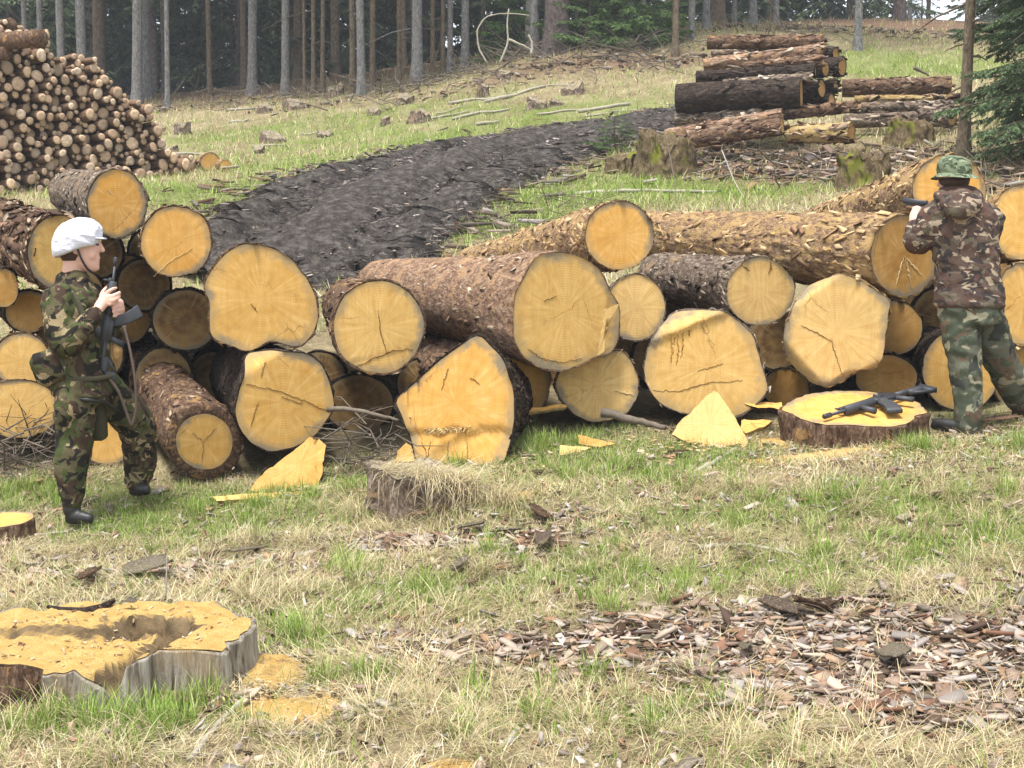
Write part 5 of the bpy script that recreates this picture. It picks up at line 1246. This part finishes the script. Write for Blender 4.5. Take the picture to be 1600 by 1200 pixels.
f.torso(mb, [(1497, 306, 0, 30, .10), (1498, 318, 0, 44, .13), (1500, 333, 0, 53, .15), (1503, 355, 0, 54, .16), (1508, 390, 0, 49, .155), (1512, 425, 0, 48, .155), (1514, 455, 0, 51, .16), (1515, 479, 0, 53, .17)])
f.limb(mb, [(1457, 343, .02, 24), (1441, 374, .05, 20), (1430, 380, .11, 18), (1428, 356, .19, 12.5)])
f.limb(mb, [(1545, 345, .04, 24), (1537, 380, .2, 20), (1490, 356, .36, 16), (1452, 344, .35, 12)])
f.limb(mb, [(1470, 306, -.06, 10), (1484, 322, -.14, 15), (1500, 330, -.17, 17), (1516, 320, -.14, 15), (1524, 306, -.06, 10)])
f.ball(mb, 1499, 314, -.12, 26, 19, .085); f.limb(mb, [(1475, 300, -.02, 8), (1497, 297, -.08, 8), (1520, 300, -.02, 8)])
obj('jacket', remesh(mb, 'jacket', .011, 4, .008, 12, 9), MAT['camo_brown'], P2)
mb = MB(); f.torso(mb, [(1515, 468, 0, 48, .155), (1515, 490, 0, 46, .155), (1516, 505, 0, 42, .15)])
f.limb(mb, [(1498, 488, -.02, 31), (1503, 530, -.03, 28), (1508, 570, -.03, 24.5), (1512, 620, -.04, 21), (1513, 652, -.04, 20), (1513, 664, -.04, 18)])
f.limb(mb, [(1536, 488, .05, 31), (1549, 530, .08, 28), (1565, 568, .13, 25), (1585, 606, .24, 23), (1597, 630, .32, 20)])
f.ball(mb, 1562, 512, .03, 12, 17, .06)
obj('trousers', remesh(mb, 'trousers', .011, 4, .009, 11, 2), MAT['camo_green'], P2)
for q in ([(1514, 655, -.04, 17), (1515, 665, -.05, 15), (1505, 668, -.03, 12), (1480, 664, .03, 10.5), (1464, 662, .08, 9)], [(1597, 626, .33, 16), (1601, 636, .36, 14), (1610, 641, .32, 11), (1622, 646, .26, 9), (1632, 648, .22, 8)]):
    mb = MB(); f.limb(mb, q, 14); f.limb(mb, [(q[1][0] + 6, q[1][1] + 8, q[1][2], 8), (q[3][0], q[3][1] + 4, q[3][2], 8), (q[4][0] - 3, q[4][1] + 3, q[4][2], 7)], 12)
    obj('boot', remesh(mb, 'boot', .007, 3), MAT['boot'], P2)
mb = MB(); mb.loft([(f.p(1491, y, .0), (f.m(rx), 0, 0), (0, rd, 0)) for y, rx, rd in [(279, 24, .10), (287, 22, .095), (294, 17, .07)]], 24); obj('hair', mb.mesh('hair'), MAT['hair'], P2)
mb = MB(); tl = -1.5
mb.loft([(f.p(x, y, .01), np.array([f.m(rx), 0, f.m(tl)]), (0, rd, 0)) for x, y, rx, rd in [(1491, 274, 25, .112), (1491, 266, 25.5, .114), (1491, 257, 24.5, .108), (1491, 250, 21.5, .095), (1491, 246, 16, .07), (1491, 244, 8, .03)]], 30, 2.3)
cap = obj('cap', remesh(mb, 'cap', .006, 3, .003, 20), MAT['camo_hat'], P2)
mb = MB(); a = np.arange(40) / 40 * 2 * math.pi; V = []
for k, (rx, rd, dz) in enumerate([(25, .112, 2), (30, .14, -1), (35, .165, -5), (35.5, .168, -5.6), (30, .14, -2), (25, .11, 0)]):
    V.append(np.array([f.p(1492, 273, .01) + np.array([f.m(rx) * math.cos(t), rd * math.sin(t), f.m(dz + 1.5 * math.sin(2 * t + .5))]) for t in a]))
mb.add(np.concatenate(V), gridfaces(6, 40, True)); obj('brim', mb.mesh('brim'), MAT['camo_hat'], cap)
# pistol
bt = W(1450, 319, d1 + .23); mz = W(1411, 313, d1 + .30); Mp, Lp = axes(bt, mz - bt, (0, 0, 1))
e = empty('pistol', (0, 0, 0), 'black pistol in the hands of the person with the green cap', 'pistol'); e.matrix_world = Mp @ Matrix.Scale(Lp, 4)
mb = MB(); mb.box((.5, 0, .0), (.5, .085, .115), bev=.03); mb.tube([(.95, 0, .01), (1.03, 0, .01)], .04, 10); obj('slide', mb.mesh('slide', False), MAT['metal'], e)
mb = MB(); mb.box((.45, 0, -.12), (.42, .065, .05), bev=.02); mb.tube([(.2, 0, -.1), (.14, 0, -.35), (.08, 0, -.62)], [.13, .12, .13], 12, flat=((0, 1, 0), .6)); obj('grip_frame', mb.mesh('grip_frame', False), MAT['polymer'], e)
mb = MB(); mb.tube([(.3, 0, -.16), (.36, 0, -.28), (.5, 0, -.27), (.52, 0, -.16)], .02, 6); obj('trigger_guard', mb.mesh('trigger_guard', False), MAT['metal'], e)
mb = MB(); mb.box((.06, 0, .11), (.04, .05, .03)); mb.box((.94, 0, .11), (.03, .02, .03)); obj('sight', mb.mesh('sight', False), MAT['metal'], e)

# rifle lying on the stump
a_ = W(1443, 601, 8.33); b_ = W(1287, 643, 7.86)
tp = lambda P: np.array([P[0], P[1], S1[2] + .02 * (P[0] - S1[0]) + .155 * (P[1] - S1[1])])
a_ = tp(a_); b_ = tp(b_); b_[2] += .030; a_[2] += .055
Ms, Ls = axes(a_, b_ - a_, (.2, .95, .16))
rifle('black rifle with a front grip lying on the golden stump', Ls, Ms, True)


# ------------------------------------------------------------------ grass and litter
def blades(P, az, L, w, lean, curl, colr, rows=4, tipshade=1.0):
    n = len(P); s = np.linspace(0, 1, rows); d = np.c_[np.cos(az), np.sin(az)]; sd = np.c_[-np.sin(az), np.cos(az)]
    h = np.zeros(n); z = np.zeros(n); V = []; ds = 1 / (rows - 1)
    for k in range(rows):
        if k:
            ph = lean + curl * (s[k] - ds / 2); h = h + np.sin(ph) * L * ds; z = z + np.cos(ph) * L * ds
        c = P + np.c_[d * h[:, None], np.maximum(z, .002 * k)]
        if k < rows - 1:
            ww = (w * (1 - .55 * s[k]))[:, None] * .5
            V.append(c + np.c_[sd * ww, np.zeros(n)]); V.append(c - np.c_[sd * ww, np.zeros(n)])
        else: V.append(c)
    V = np.concatenate(V); i = np.arange(n); Q = []
    for k in range(rows - 2): Q.append(np.c_[2 * k * n + i, (2 * k + 1) * n + i, (2 * k + 3) * n + i, (2 * k + 2) * n + i])
    k = rows - 2; T = np.c_[2 * k * n + i, (2 * k + 1) * n + i, (2 * k + 2) * n + i]
    return V, np.concatenate(Q), T, np.tile(colr, (2 * rows - 1, 1))


STR = np.array([[.60, .50, .29], [.52, .42, .23], [.68, .60, .40], [.44, .34, .19], [.56, .50, .28], [.36, .27, .15]])
GRN = np.array([[.16, .27, .025], [.21, .32, .04], [.27, .35, .07], [.12, .21, .025], [.33, .39, .12], [.38, .42, .17]])


def pick(pal, n, rng): return pal[rng.integers(len(pal), size=n)] * rng.uniform(.75, 1.2, (n, 1))


EXC = [(S1[0], S1[1], .40, .36), (_s3[0], _s3[1], .56, .42), (_s2[0], _s2[1], .25, .22)]


def free(x, y):
    m = np.ones(len(x), bool)
    for cx, cy, rx, ry in EXC: m &= ((x - cx) / rx) ** 2 + ((y - cy) / ry) ** 2 > 1
    return m


def sample(n, y0, y1, rng, marg=.45):
    y = np.sqrt(rng.uniform(y0 ** 2, y1 ** 2, n)); x = rng.uniform(-1, 1, n) * (.375 * y + marg); return x, y


def P3(x, y): return np.c_[x, y, H(x, y) - .003]


def grass():
    rng = np.random.default_rng(12); mb = MB()
    # dry thatch
    x, y = sample(270000, 3.5, 8.7, rng); lit, grn, st = zones(x, y); cl = .5 + .5 * fbm(x * 4, y * 4, 6.)
    keep = (rng.random(len(x)) < np.clip(.25 + .75 * st, 0, 1) * (1 - .84 * lit) * (.35 + .9 * cl)) & free(x, y); x, y = x[keep], y[keep]; n = len(x)
    mb.add(*_b(blades(P3(x, y), rng.uniform(0, 6.28, n), rng.uniform(.03, .10, n), rng.uniform(.0018, .0036, n), rng.uniform(.5, 1.45, n), rng.uniform(-.2, .9, n), pick(STR, n, rng), 3)))
    # long dead blades pressed flat in swirls
    x, y = sample(70000, 3.5, 8.6, rng); lit, grn, st = zones(x, y); keep = (rng.random(len(x)) < np.clip(st * 1.1 - .2, 0, 1) * (1 - .8 * lit) * (fbm(x * 2.6, y * 2.6, 5.) > -.12)) & free(x, y); x, y = x[keep], y[keep]; n = len(x)
    az = 5 * fbm(x * 1.6, y * 1.6, 12.) + rng.normal(0, .5, n); mb.add(*_b(blades(P3(x, y) + [0, 0, .012], az, rng.uniform(.08, .2, n), rng.uniform(.0018, .0034, n), rng.uniform(.9, 1.45, n), rng.uniform(.1, .8, n), pick(STR, n, rng) * 1.05)))
    # green blades
    x, y = sample(260000, 3.5, 8.7, rng); lit, grn, st = zones(x, y); cl = np.clip(.5 + .9 * fbm(x * 6, y * 6, 9.), 0, 1)
    keep = (rng.random(len(x)) < grn * (1 - .9 * lit) * cl * .95) & free(x, y); x, y = x[keep], y[keep]; n = len(x)
    mb.add(*_b(blades(P3(x, y), rng.uniform(0, 6.28, n), rng.uniform(.03, .095, n), rng.uniform(.002, .0038, n), rng.uniform(0, .7, n), rng.uniform(0, 1.2, n), pick(GRN, n, rng), 3)))
    print('short blades', mb.n // 7)
    o = tag(obj('grass', mb.mesh('grass', False), MAT['grass']), 'short mixed dry and green meadow grass', 'grass', kind='stuff')
    # long tussocks
    mb = MB(); spots = []
    for px, py, k, spread in [(490, 800, 6, .12), (520, 790, 5, .1), (470, 850, 5, .1), (450, 920, 7, .14), (410, 930, 4, .12), (60, 1180, 9, .2), (130, 1190, 7, .2), (20, 1140, 5, .1), (600, 1150, 8, .2), (660, 1120, 6, .15), (30, 960, 6, .12), (60, 990, 3, .1),
                              (760, 905, 4, .08), (690, 870, 4, .08), (1350, 800, 8, .3), (1450, 780, 8, .3), (1550, 760, 8, .25), (1250, 830, 6, .25), (1400, 900, 7, .3), (1540, 950, 5, .2), (1100, 1170, 9, .3), (1300, 1170, 9, .3), (1500, 1180, 9, .3), (850, 1150, 8, .3), (1000, 1110, 5, .2), (950, 870, 5, .2), (640, 960, 6, .2), (1130, 780, 6, .2), (1240, 930, 4, .2), (300, 860, 5, .2), (200, 850, 4, .2), (1590, 880, 5, .15), (720, 1080, 5, .15), (770, 790, 9, .1), (720, 800, 6, .08), (560, 805, 5, .06), (600, 825, 4, .08), (690, 815, 4, .08)]:
        g = G(px, py)
        for _ in range(k): spots.append((g[0] + rng.normal(0, spread), g[1] + rng.normal(0, spread * .8), rng.uniform(.7, 1.2), rng.uniform(0, 6.28)))
    for sx, sy, sc, ba in spots:
        n = int(rng.integers(45, 80)); r = .06 * np.sqrt(rng.random(n)) * sc; a = rng.uniform(0, 6.28, n); az = np.where(rng.random(n) < .55, ba + rng.normal(0, .7, n), a)
        P = P3(sx + r * np.cos(a), sy + r * np.sin(a)); c = pick(STR, n, rng); m = rng.random(n) < .12; c[m] = pick(GRN, int(m.sum()), rng)
        mb.add(*_b(blades(P, az, rng.uniform(.08, .21, n) * sc, rng.uniform(.002, .0036, n), rng.uniform(.2, 1.1, n), rng.uniform(.7, 1.9, n), c, 5)))
    # green tufts
    gs = []
    for px, py, k, spread in [(440, 790, 10, .2), (380, 800, 8, .2), (520, 770, 8, .12), (250, 815, 6, .2), (60, 780, 8, .15), (860, 700, 12, .15), (900, 740, 8, .15), (830, 660, 5, .08), (1010, 740, 6, .2), (1460, 700, 8, .1), (1580, 700, 6, .1), (200, 1130, 14, .18), (100, 1130, 7, .12), (280, 1120, 7, .1), (540, 1060, 5, .06), (450, 1000, 7, .12), (520, 890, 6, .15),
                              (870, 880, 8, .2), (790, 870, 4, .08), (1520, 850, 10, .2), (1330, 860, 8, .25), (1250, 790, 6, .2), (1140, 760, 5, .2), (640, 920, 7, .2), (950, 960, 4, .12), (900, 1110, 6, .2), (1000, 1130, 4, .15), (700, 735, 5, .06), (590, 770, 4, .08), (1560, 790, 5, .2), (1100, 920, 6, .2), (330, 840, 6, .2)]:
        g = G(px, py)
        for _ in range(k): gs.append((g[0] + rng.normal(0, spread), g[1] + rng.normal(0, spread * .8), rng.uniform(.6, 1.15)))
    for sx, sy, sc in gs:
        n = int(rng.integers(30, 60)); r = .045 * np.sqrt(rng.random(n)); a = rng.uniform(0, 6.28, n)
        P = P3(sx + r * np.cos(a), sy + r * np.sin(a)); ok = free(P[:, 0], P[:, 1]); P = P[ok]; a = a[ok]; n = len(P)
        if n: mb.add(*_b(blades(P, a + rng.normal(0, .8, n), rng.uniform(.05, .14, n) * sc, rng.uniform(.0025, .0045, n), rng.uniform(0, .45, n), rng.uniform(.1, 1.0, n), pick(GRN, n, rng) * 1.05, 5)))
    # bleached grass hanging over the mossy stump
    for k in range(700):
        pass
    n = 900; t = rng.uniform(-.2, .55, n); t = np.where(rng.random(n) < .7, np.abs(t), t); P = np.c_[_s2[0] + t, _s2[1] - .17 + rng.normal(0, .06, n) + .1 * np.abs(t - .1), np.full(n, _s2[2]) + .02 - .32 * np.maximum(t, 0) ** 1.2 + rng.normal(0, .03, n)]
    mb.add(*_b(hang(P, -1.4 + rng.normal(0, .9, n), rng.uniform(.06, .30, n) * rng.uniform(.5, 1, n), rng.uniform(.0018, .004, n), rng.uniform(.4, 1.7, n), rng.uniform(.6, 2.4, n), pick(STR, n, rng))))
    n = 500; P = np.c_[_s2[0] + rng.uniform(-.22, .3, n), _s2[1] + rng.uniform(-.2, .1, n), np.full(n, _s2[2]) + .012]; P[:, 2] -= .12 * (P[:, 0] - _s2[0])
    mb.add(*_b(blades(P, rng.normal(0, .6, n), rng.uniform(.08, .25, n), rng.uniform(.002, .004, n), rng.uniform(1.1, 1.5, n), rng.uniform(0, .5, n), pick(STR[:3], n, rng))))
    print('tussock verts', mb.n)
    tag(obj('tussock_grass', mb.mesh('tussock_grass', False), MAT['grass']), 'long bleached tussocks and bright green grass tufts', 'grass', kind='stuff')
    # slope behind the stack
    mb = MB(); x, y = sample(115000, 12.5, 41, rng, 1.0); lit, grn, st = zones(x, y)
    keep = (rng.random(len(x)) < (1 - .85 * lit) * (.45 + .5 * (fbm(x, y, 4.) > -.1))) & ~in_track(x + rng.normal(0, .3, len(x)), y + rng.normal(0, .3, len(x))); x, y = x[keep], y[keep]; lit, grn, st = zones(x, y); n = len(x)
    g = rng.random(n) < np.clip(.25 + grn * .7, 0, 1); c = pick(STR, n, rng); c[g] = pick(GRN, int(g.sum()), rng) * 1.1
    mb.add(*_b(blades(P3(x, y), rng.uniform(0, 6.28, n), rng.uniform(.06, .22, n), rng.uniform(.008, .018, n), rng.uniform(.2, 1.3, n), rng.uniform(0, 1.2, n), c, 3)))
    x, y = sample(60000, 12.5, 22, rng, 1.0); lit, grn, st = zones(x, y); keep = (rng.random(len(x)) < (1 - .8 * lit)) & ~in_track(x + rng.normal(0, .25, len(x)), y + rng.normal(0, .25, len(x))); x, y = x[keep], y[keep]; lit, grn, st = zones(x, y); n = len(x)
    g = rng.random(n) < np.clip(.12 + grn * .8, 0, 1); c = pick(STR, n, rng); c[g] = pick(GRN, int(g.sum()), rng) * 1.1
    mb.add(*_b(blades(P3(x, y), rng.uniform(0, 6.28, n), rng.uniform(.06, .2, n), rng.uniform(.005, .01, n), rng.uniform(.2, 1.3, n), rng.uniform(0, 1.2, n), c, 3)))
    tag(obj('slope_grass', mb.mesh('slope_grass', False), MAT['grass']), 'pale matted grass covering the cleared slope', 'grass', kind='stuff')


def _b(r): return r[0], r[1], r[2], r[3]


def hang(P, az, L, w, lean, curl, c):
    n = len(P); rows = 6; s = np.linspace(0, 1, rows); d = np.c_[np.cos(az), np.sin(az)]; sd = np.c_[-np.sin(az), np.cos(az)]; h = np.zeros(n); z = np.zeros(n); V = []; ds = 1 / (rows - 1)
    for k in range(rows):
        if k: ph = np.minimum(lean + curl * (s[k] - ds / 2), 3.0); h = h + np.sin(ph) * L * ds; z = z + np.cos(ph) * L * ds
        cc = P + np.c_[d * h[:, None], z]; cc[:, 2] = np.maximum(cc[:, 2], H(cc[:, 0], cc[:, 1]) + .004)
        if k < rows - 1: ww = (w * (1 - .5 * s[k]))[:, None] * .5; V += [cc + np.c_[sd * ww, np.zeros(n)], cc - np.c_[sd * ww, np.zeros(n)]]
        else: V.append(cc)
    i = np.arange(n); Q = [np.c_[2 * k * n + i, (2 * k + 1) * n + i, (2 * k + 3) * n + i, (2 * k + 2) * n + i] for k in range(rows - 2)]; k = rows - 2
    return np.concatenate(V), np.concatenate(Q), np.c_[2 * k * n + i, (2 * k + 1) * n + i, (2 * k + 2) * n + i], np.tile(c, (2 * rows - 1, 1))


CHIP = np.array([[.30, .26, .23], [.20, .16, .135], [.25, .19, .14], [.18, .095, .06], [.34, .23, .155], [.42, .33, .25], [.44, .39, .345], [.06, .036, .025], [.29, .175, .10], [.28, .195, .145], [.45, .37, .29], [.10, .065, .045], [.40, .31, .24], [.33, .27, .22], [.22, .15, .11]])
_q = np.array([[0, 1, 3, 2], [4, 6, 7, 5], [0, 4, 5, 1], [2, 3, 7, 6], [0, 2, 6, 4], [1, 5, 7, 3]])


def chips(x, y, l, rng, pal, lift=.006, asp=(.25, .65), tilt=.22):
    n = len(x); a = rng.uniform(0, 6.28, n); ux = np.c_[np.cos(a), np.sin(a), rng.normal(0, tilt, n)]; uy = np.c_[-np.sin(a), np.cos(a), rng.normal(0, tilt, n)]; uz = np.cross(ux, uy)
    w = l * rng.uniform(*asp, n); t = l * rng.uniform(.03, .12, n) + .001; P = np.c_[x, y, H(x, y) + rng.uniform(0, lift, n) + t * .3]
    V = []
    for sx in (-1, 1):
        for sy in (-1, 1):
            for sz in (-1, 1):
                k = rng.uniform(.55, 1.0, n); V.append(P + ux * (sx * l * .5 * rng.uniform(.8, 1, n))[:, None] + uy * (sy * w * .5 * k)[:, None] + uz * (sz * t * .5)[:, None])
    i = np.arange(n); V = np.stack(V, 1).reshape(-1, 3); Q = (i[:, None, None] * 8 + _q[None]).reshape(-1, 4)
    return V, Q, None, np.repeat(pick(pal, n, rng), 8, 0)


def litter():
    rng = np.random.default_rng(21); mb = MB()
    x, y = sample(90000, 3.6, 8.6, rng); lit, g, s = zones(x, y); k = (rng.random(len(x)) < np.clip(lit * 1.15 + .035, 0, 1) * .62) & free(x, y); x, y = x[k], y[k]
    mb.add(*chips(x, y, 0.010 + .10 * rng.random(len(x)) ** 3, rng, CHIP * .9, .014)); print('chips', len(x))
    x, y = sample(5000, 3.6, 8.6, rng); k = free(x, y); x, y = x[k], y[k]; mb.add(*chips(x, y, rng.uniform(.015, .04, len(x)), rng, CHIP, .02, (.4, .8), .5))
    # sticks and needles in the litter
    x, y = sample(16000, 3.6, 8.6, rng); lit, g, s = zones(x, y); k = (rng.random(len(x)) < lit * .5 + .05) & free(x, y); x, y = x[k], y[k]; mb.add(*chips(x, y, rng.uniform(.03, .11, len(x)), rng, CHIP, .018, (.04, .09), .2))
    # pale saw chips round the fresh stump and the offcuts, splinters on the hollow stump
    pale = np.array([[.50, .37, .20], [.56, .44, .27], [.42, .28, .13], [.36, .25, .14]])
    for px, py, n, sx, sy, l in [(1330, 715, 900, .4, .1, .022), (1240, 690, 500, .25, .2, .022), (1100, 700, 260, .25, .12, .03), (900, 705, 120, .3, .12, .035), (450, 775, 150, .3, .1, .03), (720, 740, 160, .25, .1, .03), (420, 1070, 350, .12, .16, .02), (1560, 690, 200, .25, .15, .03), (820, 775, 150, .12, .1, .025)]:
        g = G(px, py); x = g[0] + rng.normal(0, sx, n); y = g[1] + rng.normal(0, sy, n); k = free(x, y); x, y = x[k], y[k]; mb.add(*chips(x, y, l * rng.uniform(.4, 1.6, len(x)), rng, pale, .02))
    n = 190; aa = rng.uniform(0, 6.28, n); rr = np.sqrt(rng.random(n)) * .9; x = .52 * rr * np.cos(aa); y = .37 * rr * np.sin(aa); V = chips(x + _s3[0], y + _s3[1], rng.uniform(.006, .024, n), rng, np.concatenate([pale, CHIP[3:6]]), 0, (.15, .6), .4)
    V[0][:, 2] += np.repeat(_s3[2] + hol3(x, y) + .004 - H(x + _s3[0], y + _s3[1]), 8); mb.add(*V)
    tag(obj('bark_litter', mb.mesh('bark_litter', False), MAT['chips']), 'brown bark chips and wood litter strewn over the grass', 'litter', kind='stuff')
    mb = MB(); x, y = sample(90000, 12.5, 33, rng, 1.0); k = in_track(x, y) & (rng.random(len(x)) < .5); x, y = x[k], y[k]; dk = np.array([[.03, .024, .02], [.06, .05, .045], [.11, .095, .085], [.18, .15, .13], [.04, .03, .026], [.3, .25, .2]])
    V = chips(x, y, .02 + .13 * rng.random(len(x)) ** 4, rng, np.concatenate([dk[:5]] * 3 + [dk[5:], dk[3:4], CHIP[:3]]) * 1.2, .02, (.15, .5), .2); V[0][:, 2] += .16; mb.add(*V)
    x, y = sample(60000, 12.5, 36, rng, 1.0); lit, g, s = zones(x, y); k = (rng.random(len(x)) < lit * .55) & ~in_track(x, y); x, y = x[k], y[k]; mb.add(*chips(x, y, .04 + .22 * rng.random(len(x)) ** 2.5, rng, CHIP * .8, .05))
    # slash along the edges of the track
    for e in (_tl, _tr):
        i = rng.integers(0, 159, 700); f = rng.random(700)[:, None]; P = e[i] * (1 - f) + e[i + 1] * f + rng.normal(0, .4, (700, 2)); V = chips(P[:, 0], P[:, 1], .05 + .35 * rng.random(700) ** 2, rng, CHIP * .65, .04, (.06, .25), .12); V[0][:, 2] += .03; mb.add(*V)
    tag(obj('slope_litter', mb.mesh('slope_litter', False), MAT['chips']), 'dark clods and bark scraps on the track and bank', 'litter', kind='stuff')


def barkplate(l, w, t, bend, seed):
    rng = np.random.default_rng(seed); nu, nv = 9, 6; u = np.linspace(-.5, .5, nu); v = np.linspace(-.5, .5, nv); V = []
    for sgn in (0, 1):
        for a in u:
            for b in v:
                ww = w * (1 - .5 * abs(a) ** 1.5 * 2 * rng.uniform(.6, 1.1)); V.append((a * l * (1 + .12 * vnoise(b * 9, seed)), b * ww, -bend * (b * 2) ** 2 * w + .01 * vnoise(a * 8, b * 5, seed) + sgn * t * (1 + .4 * vnoise(a * 20, b * 20, seed))))
    V = np.array(V); n = nu * nv; Q = [gridfaces(nu, nv), gridfaces(nu, nv)[:, ::-1] + n]; rim = [i for i in range(nv)] + [i * nv + nv - 1 for i in range(1, nu)] + [(nu - 1) * nv + j for j in range(nv - 2, -1, -1)] + [i * nv for i in range(nu - 2, 0, -1)]
    rim = np.array(rim); r2 = np.roll(rim, -1); Q.append(np.c_[r2, rim, rim + n, r2 + n]); return npmesh('bark_piece', V, np.concatenate(Q), smooth=False)


def barkpieces():
    rng = np.random.default_rng(33); protos = [barkplate(1, rng.uniform(.3, .6), .045, rng.uniform(-.25, .3), k) for k in range(9)]
    mats = ['bark_brown', 'bark_grey', 'weathered', 'bark_pink']
    pr = {}
    for k in range(9):
        for m in mats: q = protos[k].copy(); q.materials.append(MAT[m]); pr[k, m] = q
    def put(px, py, l, m, lab, grp=None, a=None, tl=.2, g=None, up=.0):
        g = G(px, py) if g is None else g; k = int(rng.integers(9)); o = bpy.data.objects.new('bark_piece', pr[k, m]); COL.objects.link(o); o.location = g + np.array([0, 0, .012 + .05 * l + up]); o.scale = (l, l, l)
        o.rotation_euler = (rng.normal(0, tl), rng.normal(0, tl), rng.uniform(0, 6.28) if a is None else a); tag(o, lab, 'bark piece', grp)
    for px, py, l, m, lab in [(735, 835, .13, 'weathered', 'pale grey bark flake beside the mossy stump foot'), (790, 842, .16, 'weathered', 'whitish curved bark slab below the mossy stump'), (850, 858, .24, 'bark_grey', 'broad grey bark slab right of the whitish curved slab'), (845, 812, .18, 'bark_brown', 'dark upturned bark lump before the mossy stump'),
                              (1165, 1028, .13, 'weathered', 'pale grey upright bark flake in the brown litter'), (1395, 1038, .20, 'weathered', 'long pale grey bark slab in the brown litter'), (735, 922, .11, 'bark_pink', 'pale pinkish bark flake in the grass'), (385, 872, .2, 'weathered', 'grey bark slab in the grass before the soldier'),
                              (230, 902, .22, 'weathered', 'long grey bark strip behind the hollow stump'), (140, 912, .22, 'bark_brown', 'brown bark strip behind the hollow stump'), (430, 825, .09, 'weathered', 'small pale stone-like bark lump in green grass'), (1220, 962, .2, 'bark_grey', 'grey-brown bark slab at the edge of the brown litter'), (1270, 965, .16, 'bark_brown', 'dark bark slab at the edge of the brown litter'),
                              (1160, 875, .12, 'weathered', 'small grey bark flake under the weathered stick'), (720, 895, .13, 'weathered', 'grey flaky wood chunk in a grass tuft'), (1540, 785, .06, 'weathered', 'tiny white flake in the dry grass'), (660, 815, .14, 'bark_pink', 'flat pinkish bark flake at the foot of the mossy stump'), (1060, 715, .12, 'bark_dark' if False else 'bark_brown', 'dark bark lump in the grass before the pale slab'),
                              (1590, 660, .2, 'bark_brown', 'reddish bark scrap beside the rear boot'), (1560, 668, .24, 'bark_pink', 'pinkish bark strip between the boots'), (205, 1014, .07, 'weathered', 'silvery flake on the hollow stump')]:
        put(px, py, l, m, lab, up=.17 if px == 205 else .022)
    for k in range(230):
        x, y = sample(1, 3.8, 8.4, rng); lit, g, s = zones(x, y)
        if rng.random() > lit[0] * 1.2 + .02 or not free(x, y)[0]: continue
        put(0, 0, rng.uniform(.05, .13), mats[int(rng.integers(4))], 'loose bark piece lying in the foreground litter', 'loose bark pieces in the litter', g=np.array([x[0], y[0], H(x[0], y[0])]))


def mound(label, px, py, rx, ry, h):
    c = G(px, py); n = 20; m = 40; a = np.arange(m) / m * 2 * math.pi; V = []
    for t in np.linspace(0.02, 1, n):
        w = 1 + .25 * fbm(np.cos(a) * 2 + px, np.sin(a) * 2, 1.); X = c[0] + rx * t * w * np.cos(a); Y = c[1] + ry * t * w * np.sin(a)
        V.append(np.c_[X, Y, H(X, Y) + h * (1 - t ** 2) * (1 + .5 * fbm(X * 20, Y * 20, 3.)) - .006 * t + .004])
    EXC.append((c[0], c[1], rx * .5, ry * .5))
    V = np.concatenate(V) - c; tag(obj('sawdust_heap', npmesh('sawdust_heap', V, gridfaces(n, m, True)), MAT['sawdust'], loc=c), label, 'sawdust', kind='stuff')


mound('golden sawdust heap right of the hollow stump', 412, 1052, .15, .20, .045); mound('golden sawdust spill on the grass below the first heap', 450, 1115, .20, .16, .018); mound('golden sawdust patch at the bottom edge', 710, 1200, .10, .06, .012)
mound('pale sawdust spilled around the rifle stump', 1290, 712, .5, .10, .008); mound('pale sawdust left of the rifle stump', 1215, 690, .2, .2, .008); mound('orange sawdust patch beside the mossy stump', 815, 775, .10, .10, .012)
barkpieces(); litter(); grass()


# ------------------------------------------------------------------ air between the far trunks
def haze():
    x0, x1, y0, y1, z0, z1 = -152, 152, -32, 262, float(GZ.min()) - 1, 62
    mb = MB(); V = [(x, y, z) for x in (x0, x1) for y in (y0, y1) for z in (z0, z1)]; mb.add(V, _q)
    m = bpy.data.materials.new('thin_haze'); m.use_nodes = True; t = m.node_tree; t.nodes.clear()
    o_ = t.nodes.new('ShaderNodeOutputMaterial'); v_ = t.nodes.new('ShaderNodeVolumePrincipled'); v_.inputs['Color'].default_value = (.86, .9, .95, 1); v_.inputs['Density'].default_value = .0011
    t.links.new(v_.outputs[0], o_.inputs['Volume']); o = obj('haze', mb.mesh('haze', False), m); tag(o, 'thin pale haze in the air', 'haze', kind='stuff')


haze()
